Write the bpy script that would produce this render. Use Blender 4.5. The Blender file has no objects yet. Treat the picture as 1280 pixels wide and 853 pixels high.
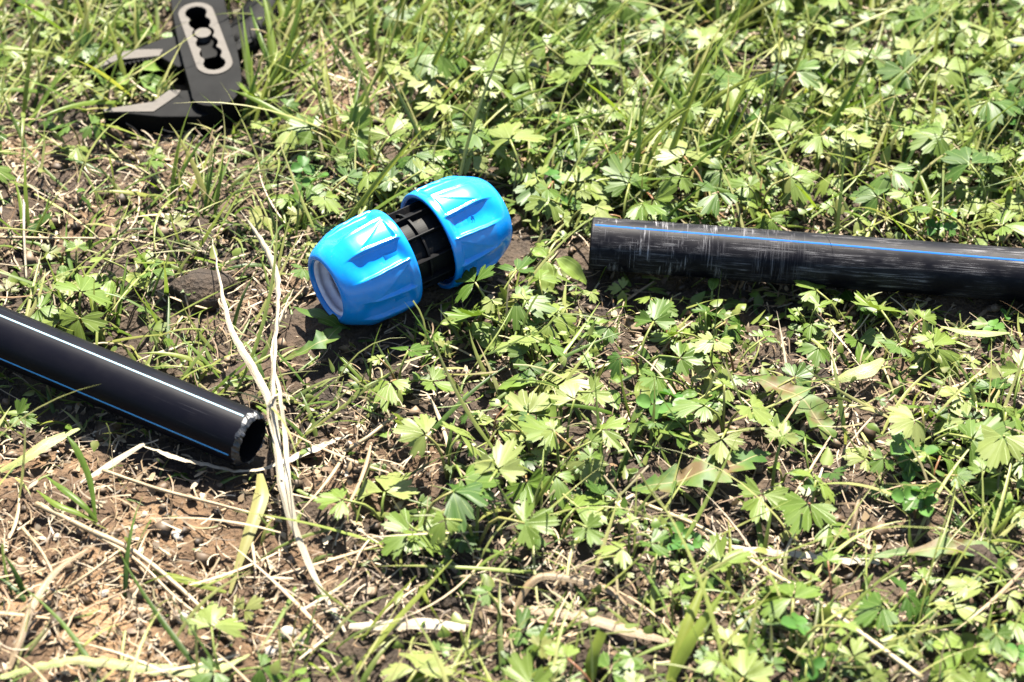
import bpy, bmesh, math, random
import numpy as np
from mathutils import Vector, Matrix, Euler

rng = np.random.default_rng(11)
random.seed(11)
scene = bpy.context.scene
col = scene.collection
R = math.radians
MM = 0.001

# ------------------------------------------------------------------ camera
CAM_D, CAM_E, LENS = 1.05, R(45), 68.0
cam_loc = Vector((0, -CAM_D*math.cos(CAM_E), CAM_D*math.sin(CAM_E)))
cd = bpy.data.cameras.new('camera')
cam = bpy.data.objects.new('camera', cd); col.objects.link(cam)
cam.location = cam_loc
cam.rotation_euler = (math.pi/2 - CAM_E, 0, 0)
cd.lens = LENS; cd.sensor_width = 36.0
cd.clip_start = 0.01; cd.clip_end = 200
cd.dof.use_dof = True
cd.dof.focus_distance = 1.03
cd.dof.aperture_fstop = 7.5
scene.camera = cam

# ------------------------------------------------------------------ light
SUN_AZ, SUN_EL = R(8), R(58)          # azimuth from +Y (behind the scene) towards +X
w = bpy.data.worlds.new('World'); scene.world = w; w.use_nodes = True
nt = w.node_tree; nt.nodes.clear()
sky = nt.nodes.new('ShaderNodeTexSky'); sky.sky_type = 'NISHITA'; sky.sun_disc = False
sky.sun_elevation = SUN_EL; sky.sun_rotation = SUN_AZ
bg = nt.nodes.new('ShaderNodeBackground'); bg.inputs['Strength'].default_value = 0.055
wo = nt.nodes.new('ShaderNodeOutputWorld')
nt.links.new(sky.outputs[0], bg.inputs[0]); nt.links.new(bg.outputs[0], wo.inputs[0])
sl = bpy.data.lights.new('sun', 'SUN'); sl.energy = 5.0; sl.angle = R(0.5); sl.color = (1, 0.94, 0.82)
sun = bpy.data.objects.new('sun', sl); col.objects.link(sun)
sdir = Vector((math.sin(SUN_AZ)*math.cos(SUN_EL), math.cos(SUN_AZ)*math.cos(SUN_EL), math.sin(SUN_EL)))
sun.rotation_euler = sdir.to_track_quat('Z', 'Y').to_euler()
sun.location = sdir*3
scene.view_settings.view_transform = 'Standard'
scene.view_settings.look = 'None'
scene.view_settings.exposure = 2.6
scene.view_settings.gamma = 1.0
scene.view_settings.use_curve_mapping = False
scene.render.engine = 'CYCLES'
scene.cycles.max_bounces = 8
scene.cycles.transparent_max_bounces = 4

# ------------------------------------------------------------------ ground points from the photograph's plan
FPX = LENS/36.0*1280.0
def P(px, py, z=0.0):
    """where the sight line of a photo pixel meets the level z (metres)"""
    u = (px-640)/FPX; v = (426.5-py)/FPX
    fw = Vector((0, math.cos(CAM_E), -math.sin(CAM_E))); up = Vector((0, math.sin(CAM_E), math.cos(CAM_E)))
    d = fw + Vector((1, 0, 0))*u + up*v
    t = (z - cam_loc.z)/d.z
    return cam_loc + d*t

# ------------------------------------------------------------------ noise and ground height
_tab = rng.random((256, 256))
def vnoise(x, y):
    x = np.asarray(x, float); y = np.asarray(y, float)
    xi = np.floor(x).astype(int); yi = np.floor(y).astype(int)
    fx = x-xi; fy = y-yi
    fx = fx*fx*(3-2*fx); fy = fy*fy*(3-2*fy)
    a = _tab[xi % 256, yi % 256]; b = _tab[(xi+1) % 256, yi % 256]
    c = _tab[xi % 256, (yi+1) % 256]; d = _tab[(xi+1) % 256, (yi+1) % 256]
    return (a*(1-fx)+b*fx)*(1-fy)+(c*(1-fx)+d*fx)*fy - 0.5
def gh(x, y):
    x = np.asarray(x, float); y = np.asarray(y, float)
    h = 0.010*vnoise(x*9+3, y*9+7) + 0.006*vnoise(x*28+11, y*28+5)
    c = vnoise(x*75+31, y*75+2)
    h = h + 0.0045*c + 0.0035*np.abs(vnoise(x*150+9, y*150+41)) + 0.0022*vnoise(x*330, y*330+17)
    return h - 0.001
def ghs(x, y):
    return float(0.010*vnoise(x*9+3, y*9+7) + 0.006*vnoise(x*28+11, y*28+5))

# bare-soil patches (centre and radii on the ground, metres)
BARE = []
for (px, py, rx, ry, s) in [(150, 740, .105, .075, 1.0), (40, 640, .07, .05, .9), (60, 240, .07, .07, .7), (200, 200, .065, .03, .5),
                            (330, 360, .05, .03, .6), (180, 340, .06, .025, .35), (470, 590, .045, .04, .8), (430, 110, .04, .06, .8),
                            (470, 700, .06, .04, .45), (560, 800, .08, .03, .5), (1090, 520, .05, .03, .55), (980, 600, .06, .03, .4),
                            (330, 700, .05, .05, .6), (860, 430, .07, .02, .35), (1200, 800, .03, .02, .5), (850, 760, .06, .03, .4),
                            (1010, 60, .05, .05, .3), (380, 450, .04, .03, .6), (1000, 660, .07, .022, .6)]:
    p = P(px, py); BARE.append((p.x, p.y, rx, ry, s))
def bare(x, y):
    b = np.zeros_like(np.asarray(x, float))
    for (cx, cy, rx, ry, s) in BARE:
        q = ((x-cx)/rx)**2 + ((y-cy)/ry)**2
        b = np.maximum(b, s*np.clip(1.5-q, 0, 1))
    return b

# ------------------------------------------------------------------ material helpers
def mat(name):
    m = bpy.data.materials.new(name); m.use_nodes = True
    t = m.node_tree; t.nodes.clear()
    out = t.nodes.new('ShaderNodeOutputMaterial')
    b = t.nodes.new('ShaderNodeBsdfPrincipled')
    t.links.new(b.outputs[0], out.inputs[0])
    return m, t, b, out
def N(t, kind, **kw):
    n = t.nodes.new('ShaderNode'+kind)
    for k, v in kw.items():
        if k.startswith('i_'): n.inputs[int(k[2:]) if k[2:].isdigit() else k[2:]].default_value = v
        else: setattr(n, k, v)
    return n
def L(t, a, b): t.links.new(a, b)
def ramp(t, stops, src=None):
    r = t.nodes.new('ShaderNodeValToRGB'); e = r.color_ramp.elements
    while len(e) < len(stops): e.new(0.5)
    for i, (p, c) in enumerate(stops):
        e[i].position = p; e[i].color = (c[0], c[1], c[2], 1)
    if src is not None: t.links.new(src, r.inputs[0])
    return r
def mixc(t, fac, a, b, mode='MIX'):
    m = t.nodes.new('ShaderNodeMix'); m.data_type = 'RGBA'; m.blend_type = mode
    for s, v in ((0, fac), (6, a), (7, b)):
        if isinstance(v, (int, float)): m.inputs[s].default_value = v
        elif isinstance(v, tuple): m.inputs[s].default_value = (v[0], v[1], v[2], 1)
        else: t.links.new(v, m.inputs[s])
    return m.outputs[2]
def math_(t, op, a, b=None, clamp=False):
    n = t.nodes.new('ShaderNodeMath'); n.operation = op; n.use_clamp = clamp
    for i, v in enumerate((a, b)):
        if v is None: continue
        if isinstance(v, (int, float)): n.inputs[i].default_value = v
        else: t.links.new(v, n.inputs[i])
    return n.outputs[0]
def bump(t, b, h, strength, dist):
    n = t.nodes.new('ShaderNodeBump'); n.inputs['Strength'].default_value = strength; n.inputs['Distance'].default_value = dist
    t.links.new(h, n.inputs['Height']); t.links.new(n.outputs[0], b.inputs['Normal'])
    return n
def translucent(t, b, out, colsock, fac, tint=(1.0, 1.0, 0.55)):
    tr = t.nodes.new('ShaderNodeBsdfTranslucent'); c = mixc(t, 1.0, colsock, tint, 'MULTIPLY')
    t.links.new(c, tr.inputs[0])
    mx = t.nodes.new('ShaderNodeMixShader'); mx.inputs[0].default_value = fac
    t.links.new(b.outputs[0], mx.inputs[1]); t.links.new(tr.outputs[0], mx.inputs[2]); t.links.new(mx.outputs[0], out.inputs[0])

MAT = {}
def leaf_material(name, stops, rough=0.46, fac=0.36, veins=True, spec=0.28):
    m, t, b, out = mat(name)
    oi = N(t, 'ObjectInfo'); tc = N(t, 'TexCoord')
    c = ramp(t, stops, oi.outputs['Random']).outputs[0]
    nz = N(t, 'TexNoise', i_Scale=160.0, i_Detail=3.0); L(t, tc.outputs['Object'], nz.inputs['Vector'])
    c = mixc(t, 0.35, c, ramp(t, [(0.3, (.45, .5, .4)), (0.7, (1, 1, 1))], nz.outputs[0]).outputs[0], 'MULTIPLY')
    if veins:
        uv = N(t, 'UVMap'); sx = N(t, 'SeparateXYZ'); L(t, uv.outputs[0], sx.inputs[0])
        f = math_(t, 'FRACT', math_(t, 'MULTIPLY', sx.outputs[0], 3.0))
        d = math_(t, 'ABSOLUTE', math_(t, 'SUBTRACT', f, 0.5))
        d = math_(t, 'MULTIPLY', d, math_(t, 'ADD', sx.outputs[1], 0.12))
        v = math_(t, 'SUBTRACT', 1.0, math_(t, 'MULTIPLY', d, 22.0), clamp=True)
        c = mixc(t, math_(t, 'MULTIPLY', v, 0.4), c, (.24, .30, .10))
        bump(t, b, v, 0.3, 0.0005)
    L(t, c, b.inputs['Base Color'])
    b.inputs['Roughness'].default_value = rough; b.inputs['Specular IOR Level'].default_value = spec
    translucent(t, b, out, c, fac)
    MAT[name] = m
leaf_material('buttercup_leaf', [(0, (.030, .070, .008)), (.3, (.070, .118, .015)), (.7, (.118, .160, .028)), (1, (.172, .195, .062))])
leaf_material('clover_leaf', [(0, (.035, .105, .015)), (1, (.075, .16, .03))], veins=False)
leaf_material('grass_blade', [(0, (.070, .125, .018)), (.4, (.120, .172, .024)), (.8, (.190, .212, .040)), (1, (.25, .23, .09))], rough=.42, fac=.5, veins=False)
leaf_material('green_stem', [(0, (.11, .15, .03)), (.6, (.17, .19, .05)), (.85, (.20, .17, .06)), (1, (.20, .09, .05))], rough=.4, fac=.15, veins=False)

leaf_material('oval_leaf', [(0, (.06, .115, .014)), (.6, (.115, .175, .03)), (1, (.17, .20, .05))], veins=True)
def attr_material(name, rough, fac, spec=.4):
    m, t, b, out = mat(name)
    a = N(t, 'Attribute', attribute_name='tint')
    tc = N(t, 'TexCoord'); nz = N(t, 'TexNoise', i_Scale=220.0, i_Detail=2.0); L(t, tc.outputs['Object'], nz.inputs['Vector'])
    c = mixc(t, 0.4, a.outputs['Color'], ramp(t, [(0.3, (.4, .4, .4)), (0.7, (1, 1, 1))], nz.outputs[0]).outputs[0], 'MULTIPLY')
    L(t, c, b.inputs['Base Color']); b.inputs['Roughness'].default_value = rough; b.inputs['Specular IOR Level'].default_value = spec
    if fac: translucent(t, b, out, c, fac, (1, 1, .75))
    MAT[name] = m
attr_material('short_grass', .45, .42, .33)
attr_material('plant_litter', .6, .10, .35)

def dry_material(name, c0, c1, rough=.5, fac=.18):
    m, t, b, out = mat(name)
    uv = N(t, 'UVMap'); mp = N(t, 'Mapping'); mp.inputs['Scale'].default_value = (11, 2.2, 1); L(t, uv.outputs[0], mp.inputs[0])
    nz = N(t, 'TexNoise', i_Scale=2.2, i_Detail=5.0, i_Roughness=.65); L(t, mp.outputs[0], nz.inputs['Vector'])
    tc = N(t, 'TexCoord'); n2 = N(t, 'TexNoise', i_Scale=55.0, i_Detail=4.0); L(t, tc.outputs['Object'], n2.inputs['Vector'])
    c = ramp(t, [(.36, c0), (.60, c1)], nz.outputs[0]).outputs[0]
    c = mixc(t, math_(t, 'MULTIPLY', math_(t, 'GREATER_THAN', n2.outputs[0], .60), .35), c, (.16, .10, .045))
    L(t, c, b.inputs['Base Color']); b.inputs['Roughness'].default_value = rough
    bump(t, b, nz.outputs[0], .5, .0006)
    if fac: translucent(t, b, out, c, fac, (1, .95, .8))
    MAT[name] = m
dry_material('bleached_blade', (.15, .12, .078), (.34, .30, .225))
dry_material('straw', (.15, .10, .05), (.33, .26, .16))
dry_material('grey_twig', (.13, .10, .05), (.25, .20, .11), fac=0)
dry_material('half_dry_blade', (.085, .125, .022), (.21, .22, .075))
dry_material('brown_blade', (.085, .055, .026), (.21, .15, .085))

def dandelion_material():
    m, t, b, out = mat('dandelion_leaf')
    uv = N(t, 'UVMap'); sx = N(t, 'SeparateXYZ'); L(t, uv.outputs[0], sx.inputs[0])
    tc = N(t, 'TexCoord'); nz = N(t, 'TexNoise', i_Scale=70.0, i_Detail=4.0); L(t, tc.outputs['Object'], nz.inputs['Vector'])
    c = ramp(t, [(.35, (.026, .066, .008)), (.52, (.060, .098, .014)), (.64, (.085, .055, .018))], nz.outputs[0]).outputs[0]
    d = math_(t, 'ABSOLUTE', math_(t, 'SUBTRACT', sx.outputs[0], .5))
    rib = math_(t, 'SUBTRACT', 1.0, math_(t, 'MULTIPLY', d, 28.0), clamp=True)
    c = mixc(t, rib, c, (.19, .165, .075))
    L(t, c, b.inputs['Base Color']); b.inputs['Roughness'].default_value = .55; b.inputs['Specular IOR Level'].default_value = .25
    bump(t, b, nz.outputs[0], .6, .001)
    translucent(t, b, out, c, .3)
    MAT['dandelion_leaf'] = m
dandelion_material()

def soil_material():
    m, t, b, out = mat('soil')
    tc = N(t, 'TexCoord')
    n1 = N(t, 'TexNoise', i_Scale=14.0, i_Detail=6.0); L(t, tc.outputs['Object'], n1.inputs['Vector'])
    n2 = N(t, 'TexNoise', i_Scale=130.0, i_Detail=8.0, i_Roughness=.7); L(t, tc.outputs['Object'], n2.inputs['Vector'])
    v = N(t, 'TexVoronoi', i_Scale=420.0); L(t, tc.outputs['Object'], v.inputs['Vector'])
    c = ramp(t, [(.3, (.014, .009, .006)), (.5, (.036, .024, .015)), (.72, (.095, .066, .042))], n1.outputs[0]).outputs[0]
    c = mixc(t, .75, c, ramp(t, [(.3, (.30, .27, .24)), (.5, (.8, .76, .7)), (.72, (1.25, 1.2, 1.1))], n2.outputs[0]).outputs[0], 'MULTIPLY')
    at = N(t, 'Attribute', attribute_name='tint')
    c = mixc(t, math_(t, 'MULTIPLY', at.outputs['Fac'], .8), c, mixc(t, 1.0, c, (2.9, 2.6, 2.2), 'MULTIPLY'))
    L(t, c, b.inputs['Base Color']); b.inputs['Roughness'].default_value = .8; b.inputs['Specular IOR Level'].default_value = .3
    h = math_(t, 'ADD', n2.outputs[0], math_(t, 'MULTIPLY', v.outputs['Distance'], .35))
    bump(t, b, h, .9, .004)
    MAT['soil'] = m
soil_material()

def plastic(name, c, rough, noise=.08, spec=.5, scale=300):
    m, t, b, out = mat(name)
    tc = N(t, 'TexCoord'); nz = N(t, 'TexNoise', i_Scale=float(scale), i_Detail=3.0); L(t, tc.outputs['Object'], nz.inputs['Vector'])
    n3 = N(t, 'TexNoise', i_Scale=45.0, i_Detail=4.0); L(t, tc.outputs['Object'], n3.inputs['Vector'])
    cc = mixc(t, noise, c, ramp(t, [(.35, (0, 0, 0)), (.65, (1, 1, 1))], nz.outputs[0]).outputs[0], 'OVERLAY')
    dn = N(t, 'TexNoise', i_Scale=240.0, i_Detail=6.0, i_Roughness=.75); L(t, tc.outputs['Object'], dn.inputs['Vector'])
    dm = math_(t, 'MULTIPLY', math_(t, 'MULTIPLY', math_(t, 'SUBTRACT', dn.outputs[0], .60), 9.0, clamp=True), .28)
    if noise < .1: cc = mixc(t, dm, cc, (.16, .13, .09))
    L(t, cc, b.inputs['Base Color'])
    rr = N(t, 'MapRange'); rr.inputs['To Min'].default_value = rough*.8; rr.inputs['To Max'].default_value = rough*1.3
    L(t, n3.outputs[0], rr.inputs[0]); L(t, rr.outputs[0], b.inputs['Roughness'])
    b.inputs['Specular IOR Level'].default_value = spec
    bump(t, b, nz.outputs[0], .06, .0005)
    MAT[name] = m
    return m
plastic('blue_plastic', (.0005, .155, .46), .22, .04)
plastic('black_plastic', (.004, .004, .0045), .5, spec=.09)
plastic('grey_plastic', (.55, .53, .60), .45)
plastic('blue_stripe', (.004, .065, .24), .6, spec=.06)
plastic('light_blue_stripe', (.035, .20, .42), .45, spec=.2)
plastic('sunlit_stripe', (.15, .25, .31), .35)  # blue stripe with the sun's highlight painted into its colour
plastic('phosphated_steel', (.0020, .0020, .0022), .62, .2, scale=900, spec=.07)
plastic('pebble', (.23, .205, .175), .75, .5, scale=180)
m, t, b, out = mat('ground_steel')
tc = N(t, 'TexCoord'); mp = N(t, 'Mapping'); mp.inputs['Scale'].default_value = (1, 30, 1); L(t, tc.outputs['Object'], mp.inputs[0])
nz = N(t, 'TexNoise', i_Scale=120.0, i_Detail=4.0); L(t, mp.outputs[0], nz.inputs['Vector'])
L(t, ramp(t, [(.3, (.030, .026, .022)), (.7, (.066, .057, .049))], nz.outputs[0]).outputs[0], b.inputs['Base Color'])
b.inputs['Metallic'].default_value = .1; b.inputs['Roughness'].default_value = .6; b.inputs['Specular IOR Level'].default_value = .2
bump(t, b, nz.outputs[0], .2, .0003); MAT['ground_steel'] = m

def pipe_material(name, scuff):
    m, t, b, out = mat(name)
    uv = N(t, 'UVMap'); sx = N(t, 'SeparateXYZ'); L(t, uv.outputs[0], sx.inputs[0])      # u: metres from the cut end, v: metres around
    def nse(su, sv, det=4.0, rough=.6, dist=0.0):
        cb = N(t, 'CombineXYZ'); L(t, math_(t, 'MULTIPLY', sx.outputs[0], su), cb.inputs[0]); L(t, math_(t, 'MULTIPLY', sx.outputs[1], sv), cb.inputs[1])
        n = N(t, 'TexNoise', i_Scale=1.0, i_Detail=det, i_Roughness=rough, i_Distortion=dist); L(t, cb.outputs[0], n.inputs['Vector']); return n.outputs[0]
    base = (.0026, .0026, .0046)
    long_ = nse(14, 900, 5); blot = nse(40, 60, 3)
    if scuff:
        s1 = math_(t, 'MULTIPLY', math_(t, 'SUBTRACT', nse(24, 650, 7, .75, .9), .52), 9.0, clamp=True)
        s1 = math_(t, 'MULTIPLY', s1, math_(t, 'MULTIPLY', math_(t, 'SUBTRACT', blot, .42), 5.0, clamp=True))
        ring = nse(900, 30, 5, .7, .7); rm = nse(85, 40, 3, .6, 1.0)
        s2 = math_(t, 'MULTIPLY', math_(t, 'SUBTRACT', ring, .51), 9.0, clamp=True)
        near = math_(t, 'SUBTRACT', 1.25, math_(t, 'MULTIPLY', sx.outputs[0], 9.0), clamp=True)
        s2 = math_(t, 'MULTIPLY', s2, math_(t, 'MULTIPLY', near, math_(t, 'MULTIPLY', math_(t, 'SUBTRACT', rm, .47), 9.0, clamp=True)))
        s = math_(t, 'MAXIMUM', math_(t, 'MULTIPLY', s1, .75), s2)
        dust = math_(t, 'MULTIPLY', math_(t, 'SUBTRACT', blot, .38), 1.2, clamp=True)
        c = mixc(t, dust, base, (.03, .028, .028))
        c = mixc(t, math_(t, 'MULTIPLY', s, .75), c, (.21, .205, .215))
        rgh = math_(t, 'ADD', .50, math_(t, 'MULTIPLY', s, .2)); b.inputs['Specular IOR Level'].default_value = .07
        bump(t, b, s, .35, .0006)
    else:
        s = math_(t, 'MULTIPLY', math_(t, 'SUBTRACT', long_, .62), 6.0, clamp=True)
        dust = math_(t, 'MULTIPLY', math_(t, 'SUBTRACT', blot, .45), .35, clamp=True)
        c = mixc(t, dust, base, (.018, .016, .016)); c = mixc(t, math_(t, 'MULTIPLY', s, .25), c, (.12, .12, .13))
        rgh = math_(t, 'ADD', .30, math_(t, 'MULTIPLY', blot, .15)); b.inputs['Specular IOR Level'].default_value = .06
        bump(t, b, long_, .06, .0005)
    L(t, c, b.inputs['Base Color']); L(t, rgh, b.inputs['Roughness'])
    MAT[name] = m
pipe_material('scuffed_pipe', True); pipe_material('clean_pipe', False)
plastic('whittled_edge', (.012, .013, .016), .38, .6, scale=500)

# ------------------------------------------------------------------ object helpers
def tag(o, label=None, cat=None, group=None, kind=None):
    if label: o['label'] = label
    if cat: o['category'] = cat
    if group: o['group'] = group
    if kind: o['kind'] = kind
    return o
def empty(name, loc=(0, 0, 0)):
    o = bpy.data.objects.new(name, None); col.objects.link(o); o.location = loc; o.empty_display_size = .01
    return o
def mesh_obj(name, verts, faces, material, parent=None, smooth=True, tint=None, uv=None, loc=None):
    me = bpy.data.meshes.new(name)
    verts = np.asarray(verts, np.float32)
    if isinstance(faces, np.ndarray):
        nf, k = faces.shape
        me.vertices.add(len(verts)); me.vertices.foreach_set('co', verts.ravel())
        me.loops.add(nf*k); me.loops.foreach_set('vertex_index', faces.astype(np.int32).ravel())
        me.polygons.add(nf); me.polygons.foreach_set('loop_start', np.arange(0, nf*k, k, dtype=np.int32))
        me.polygons.foreach_set('loop_total', np.full(nf, k, np.int32))
        me.update(calc_edges=True); me.validate()
    else:
        me.from_pydata([tuple(map(float, v)) for v in verts], [], faces)
    if smooth: me.polygons.foreach_set('use_smooth', np.ones(len(me.polygons), bool))
    if tint is not None:
        a = me.color_attributes.new('tint', 'FLOAT_COLOR', 'POINT')
        rgba = np.ones((len(verts), 4), np.float32); rgba[:, :3] = tint
        a.data.foreach_set('color', rgba.ravel())
    if uv is not None:
        ul = me.uv_layers.new(name='UVMap'); idx = np.zeros(len(me.loops), np.int32); me.loops.foreach_get('vertex_index', idx)
        ul.data.foreach_set('uv', np.asarray(uv, np.float32)[idx].ravel())
    me.materials.append(MAT[material] if isinstance(material, str) else material)
    o = bpy.data.objects.new(name, me); col.objects.link(o)
    if parent: o.parent = parent
    if loc is not None: o.location = loc
    return o

def catmull(pts, n):
    pts = np.asarray(pts, float); k = len(pts)
    ext = np.vstack([2*pts[0]-pts[1], pts, 2*pts[-1]-pts[-2]])
    out = []
    ts = np.linspace(0, k-1, n)
    for s in ts:
        i = min(int(s), k-2); f = s-i
        p0, p1, p2, p3 = ext[i], ext[i+1], ext[i+2], ext[i+3]
        out.append(.5*((2*p1)+(-p0+p2)*f+(2*p0-5*p1+4*p2-p3)*f*f+(-p0+3*p1-3*p2+p3)*f**3))
    return np.array(out)
def grid_faces(nu, nv, wrap=False):
    f = []
    for i in range(nu-1):
        for j in range(nv if wrap else nv-1):
            a = i*nv+j; b_ = i*nv+(j+1) % nv
            f.append((a, b_, b_+nv, a+nv))
    return f

# ------------------------------------------------------------------ the ground
def axis(f0, f1, step, far):
    a = np.arange(f0, f1+step/2, step)
    g = step*np.cumsum(1.32**np.arange(1, 40)); g = g[g < far]
    return np.concatenate([f0-g[::-1], a, f1+g])
gx = axis(-.44, .44, .0027, 30); gy = axis(-.31, .42, .0027, 30)
X, Y = np.meshgrid(gx, gy, indexing='ij')
Z = gh(X, Y)
V = np.stack([X, Y, Z], -1).reshape(-1, 3)
nx, ny = X.shape
I = np.arange(nx*ny).reshape(nx, ny)
F = np.stack([I[:-1, :-1], I[1:, :-1], I[1:, 1:], I[:-1, 1:]], -1).reshape(-1, 4)
g = mesh_obj('ground', V, F, 'soil', tint=np.repeat(np.clip((bare(V[:, 0], V[:, 1])-.5)*2.4*np.clip((.08-V[:, 0])/.12, 0, 1)+.6*vnoise(V[:, 0]*40, V[:, 1]*40), 0, 1)[:, None], 3, 1)); tag(g, kind='structure')

# ------------------------------------------------------------------ pipes
def pipe(name, A, Bv, stripes, matname, chamfer, label, length):
    """A: centre of the cut end, Bv: a further point of the axis"""
    A = Vector(A); ax = (Vector(Bv)-A).normalized()
    root = empty(name, A); tag(root, label, 'pipe')
    side = Vector((0, 0, 1)).cross(ax).normalized(); up = ax.cross(side).normalized()
    M3 = Matrix((ax, side, up)).transposed()
    root.rotation_euler = M3.to_euler()
    RO, RI = .0147, .0119
    nth = 72
    sag = lambda x: 0.0
    th = np.linspace(0, 2*np.pi, nth, endpoint=False)
    jag = []
    while len(jag) < nth: jag += [random.uniform(-1, 1)]*random.choice([1, 2, 3, 4])
    jag = .0010*np.array(jag[:nth])+.0003*np.array([random.uniform(-1, 1) for _ in th])
    c0 = .0034 if chamfer else .0008
    xs = [c0, .02, .04, .08, .15, .25, .4, length]
    verts, uvs = [], []
    for i, x in enumerate(xs):
        for k, a in enumerate(th):
            xx = x + (jag[k] if i == 0 and chamfer else 0)
            verts.append((xx, RO*math.cos(a), RO*math.sin(a))); uvs.append((xx, a*RO))
    faces = grid_faces(len(xs), nth, True)
    wl = mesh_obj('wall', verts, faces, matname, root, uv=uvs)
    # cut rim: chamfer, face, bore
    fac = []
    while len(fac) < nth: fac += [random.uniform(-1, 1)]*random.choice([1, 2, 2, 3, 4, 5])
    rv, prof = [], [(c0, RO), (c0*.45, RO-.0009), (0, RO-.0022), (0.0002, RI), (.03, RI), (.12, RI)]
    if not chamfer: prof = [(c0, RO), (c0*.3, RO-.0003), (0, RO-.001), (0, RI), (.03, RI), (.12, RI)]
    for i, (x, r) in enumerate(prof):
        for k, a in enumerate(th):
            xx, rr = x, r
            if chamfer:
                if i == 0: xx += jag[k]
                if i in (1, 2): rr += .0006*fac[(k+i) % nth]+random.uniform(-.00015, .00015); xx += .0007*fac[(k*3+i) % nth]+random.uniform(-.0002, .0002)
            rv.append((xx, rr*math.cos(a), rr*math.sin(a)))
    n = len(rv); rv.append((.12, 0, 0))
    fs = [tuple(reversed(f)) for f in grid_faces(len(prof), nth, True)]
    rim = mesh_obj('cut_rim' if chamfer else 'rim', rv[:nth*4], [f for f in fs if max(f) < nth*4], 'whittled_edge' if chamfer else 'black_plastic', root, smooth=not chamfer)
    bore = [rv[i] for i in range(nth*3, nth*6)]+[(.12, 0, 0)]
    bf = [tuple(i-nth*3 for i in f) for f in fs if min(f) >= nth*3]
    bf += [(nth*2+k, nth*2+(k+1) % nth, nth*3) for k in range(nth)]
    mesh_obj('bore', bore, bf, 'black_plastic', root)
    for (ang, wd, mt) in stripes:
        sv, na = [], 5
        for x in xs:
            for j in range(na):
                a = R(ang)+(j/(na-1)-.5)*wd/RO
                r = RO+(.00012 if 0 < j < na-1 else -.0001)
                sv.append((x+(.0012 if x == c0 else 0), r*math.cos(a), r*math.sin(a)))
        mesh_obj('stripe', sv, grid_faces(len(xs), na), mt, root)
    return root, A, ax
# striped pipe with the rough cut end
pa = P(316, 551, .0175); pb = P(0, 419, .0195)
pipeL = pipe('water_pipe', pa, pb, [], 'clean_pipe', True, 'black plastic pipe with two blue stripes, one painted sunlit, and a roughly whittled open end', .75)
pc = P(738, 304, .019); pd = P(1280, 344, .0155)
pipeR = pipe('water_pipe', pc, pd, [], 'scuffed_pipe', False, 'scuffed black plastic pipe with one thin blue stripe and ring scratches near its end', .8)
def add_stripe(pp, ang, wd, mt, twist=0.0):
    root = pp[0]; RO = .0147; xs = [.002 if pp is pipeR else .0048]+[.03*k for k in range(1, 25)]; na = 5; sv = []
    for x in xs:
        for j in range(na):
            a = R(ang+twist*x)+(j/(na-1)-.5)*wd/RO; r = RO+(.00012 if 0 < j < na-1 else -.0001)
            sv.append((x, r*math.cos(a), r*math.sin(a)))
    mesh_obj('stripe', sv, grid_faces(len(xs), na), mt, root)
SIDE = {}
for nm, pp in (('L', pipeL), ('R', pipeR)):
    ax = pp[2]; side = Vector((0, 0, 1)).cross(ax).normalized()
    SIDE[nm] = 1 if side.y < 0 else -1           # +1: local +Y looks towards the camera
def cang(nm, a):      # a: degrees above the horizontal on the camera side
    return a if SIDE[nm] > 0 else 180-a
add_stripe(pipeL, cang('L', 95), .0013, 'sunlit_stripe')  # upper stripe, whitened to stand for its overexposed glint
add_stripe(pipeL, cang('L', 4), .0014, 'light_blue_stripe')
add_stripe(pipeR, cang('R', 86), .0015, 'blue_stripe', -50*SIDE['R'])

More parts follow.
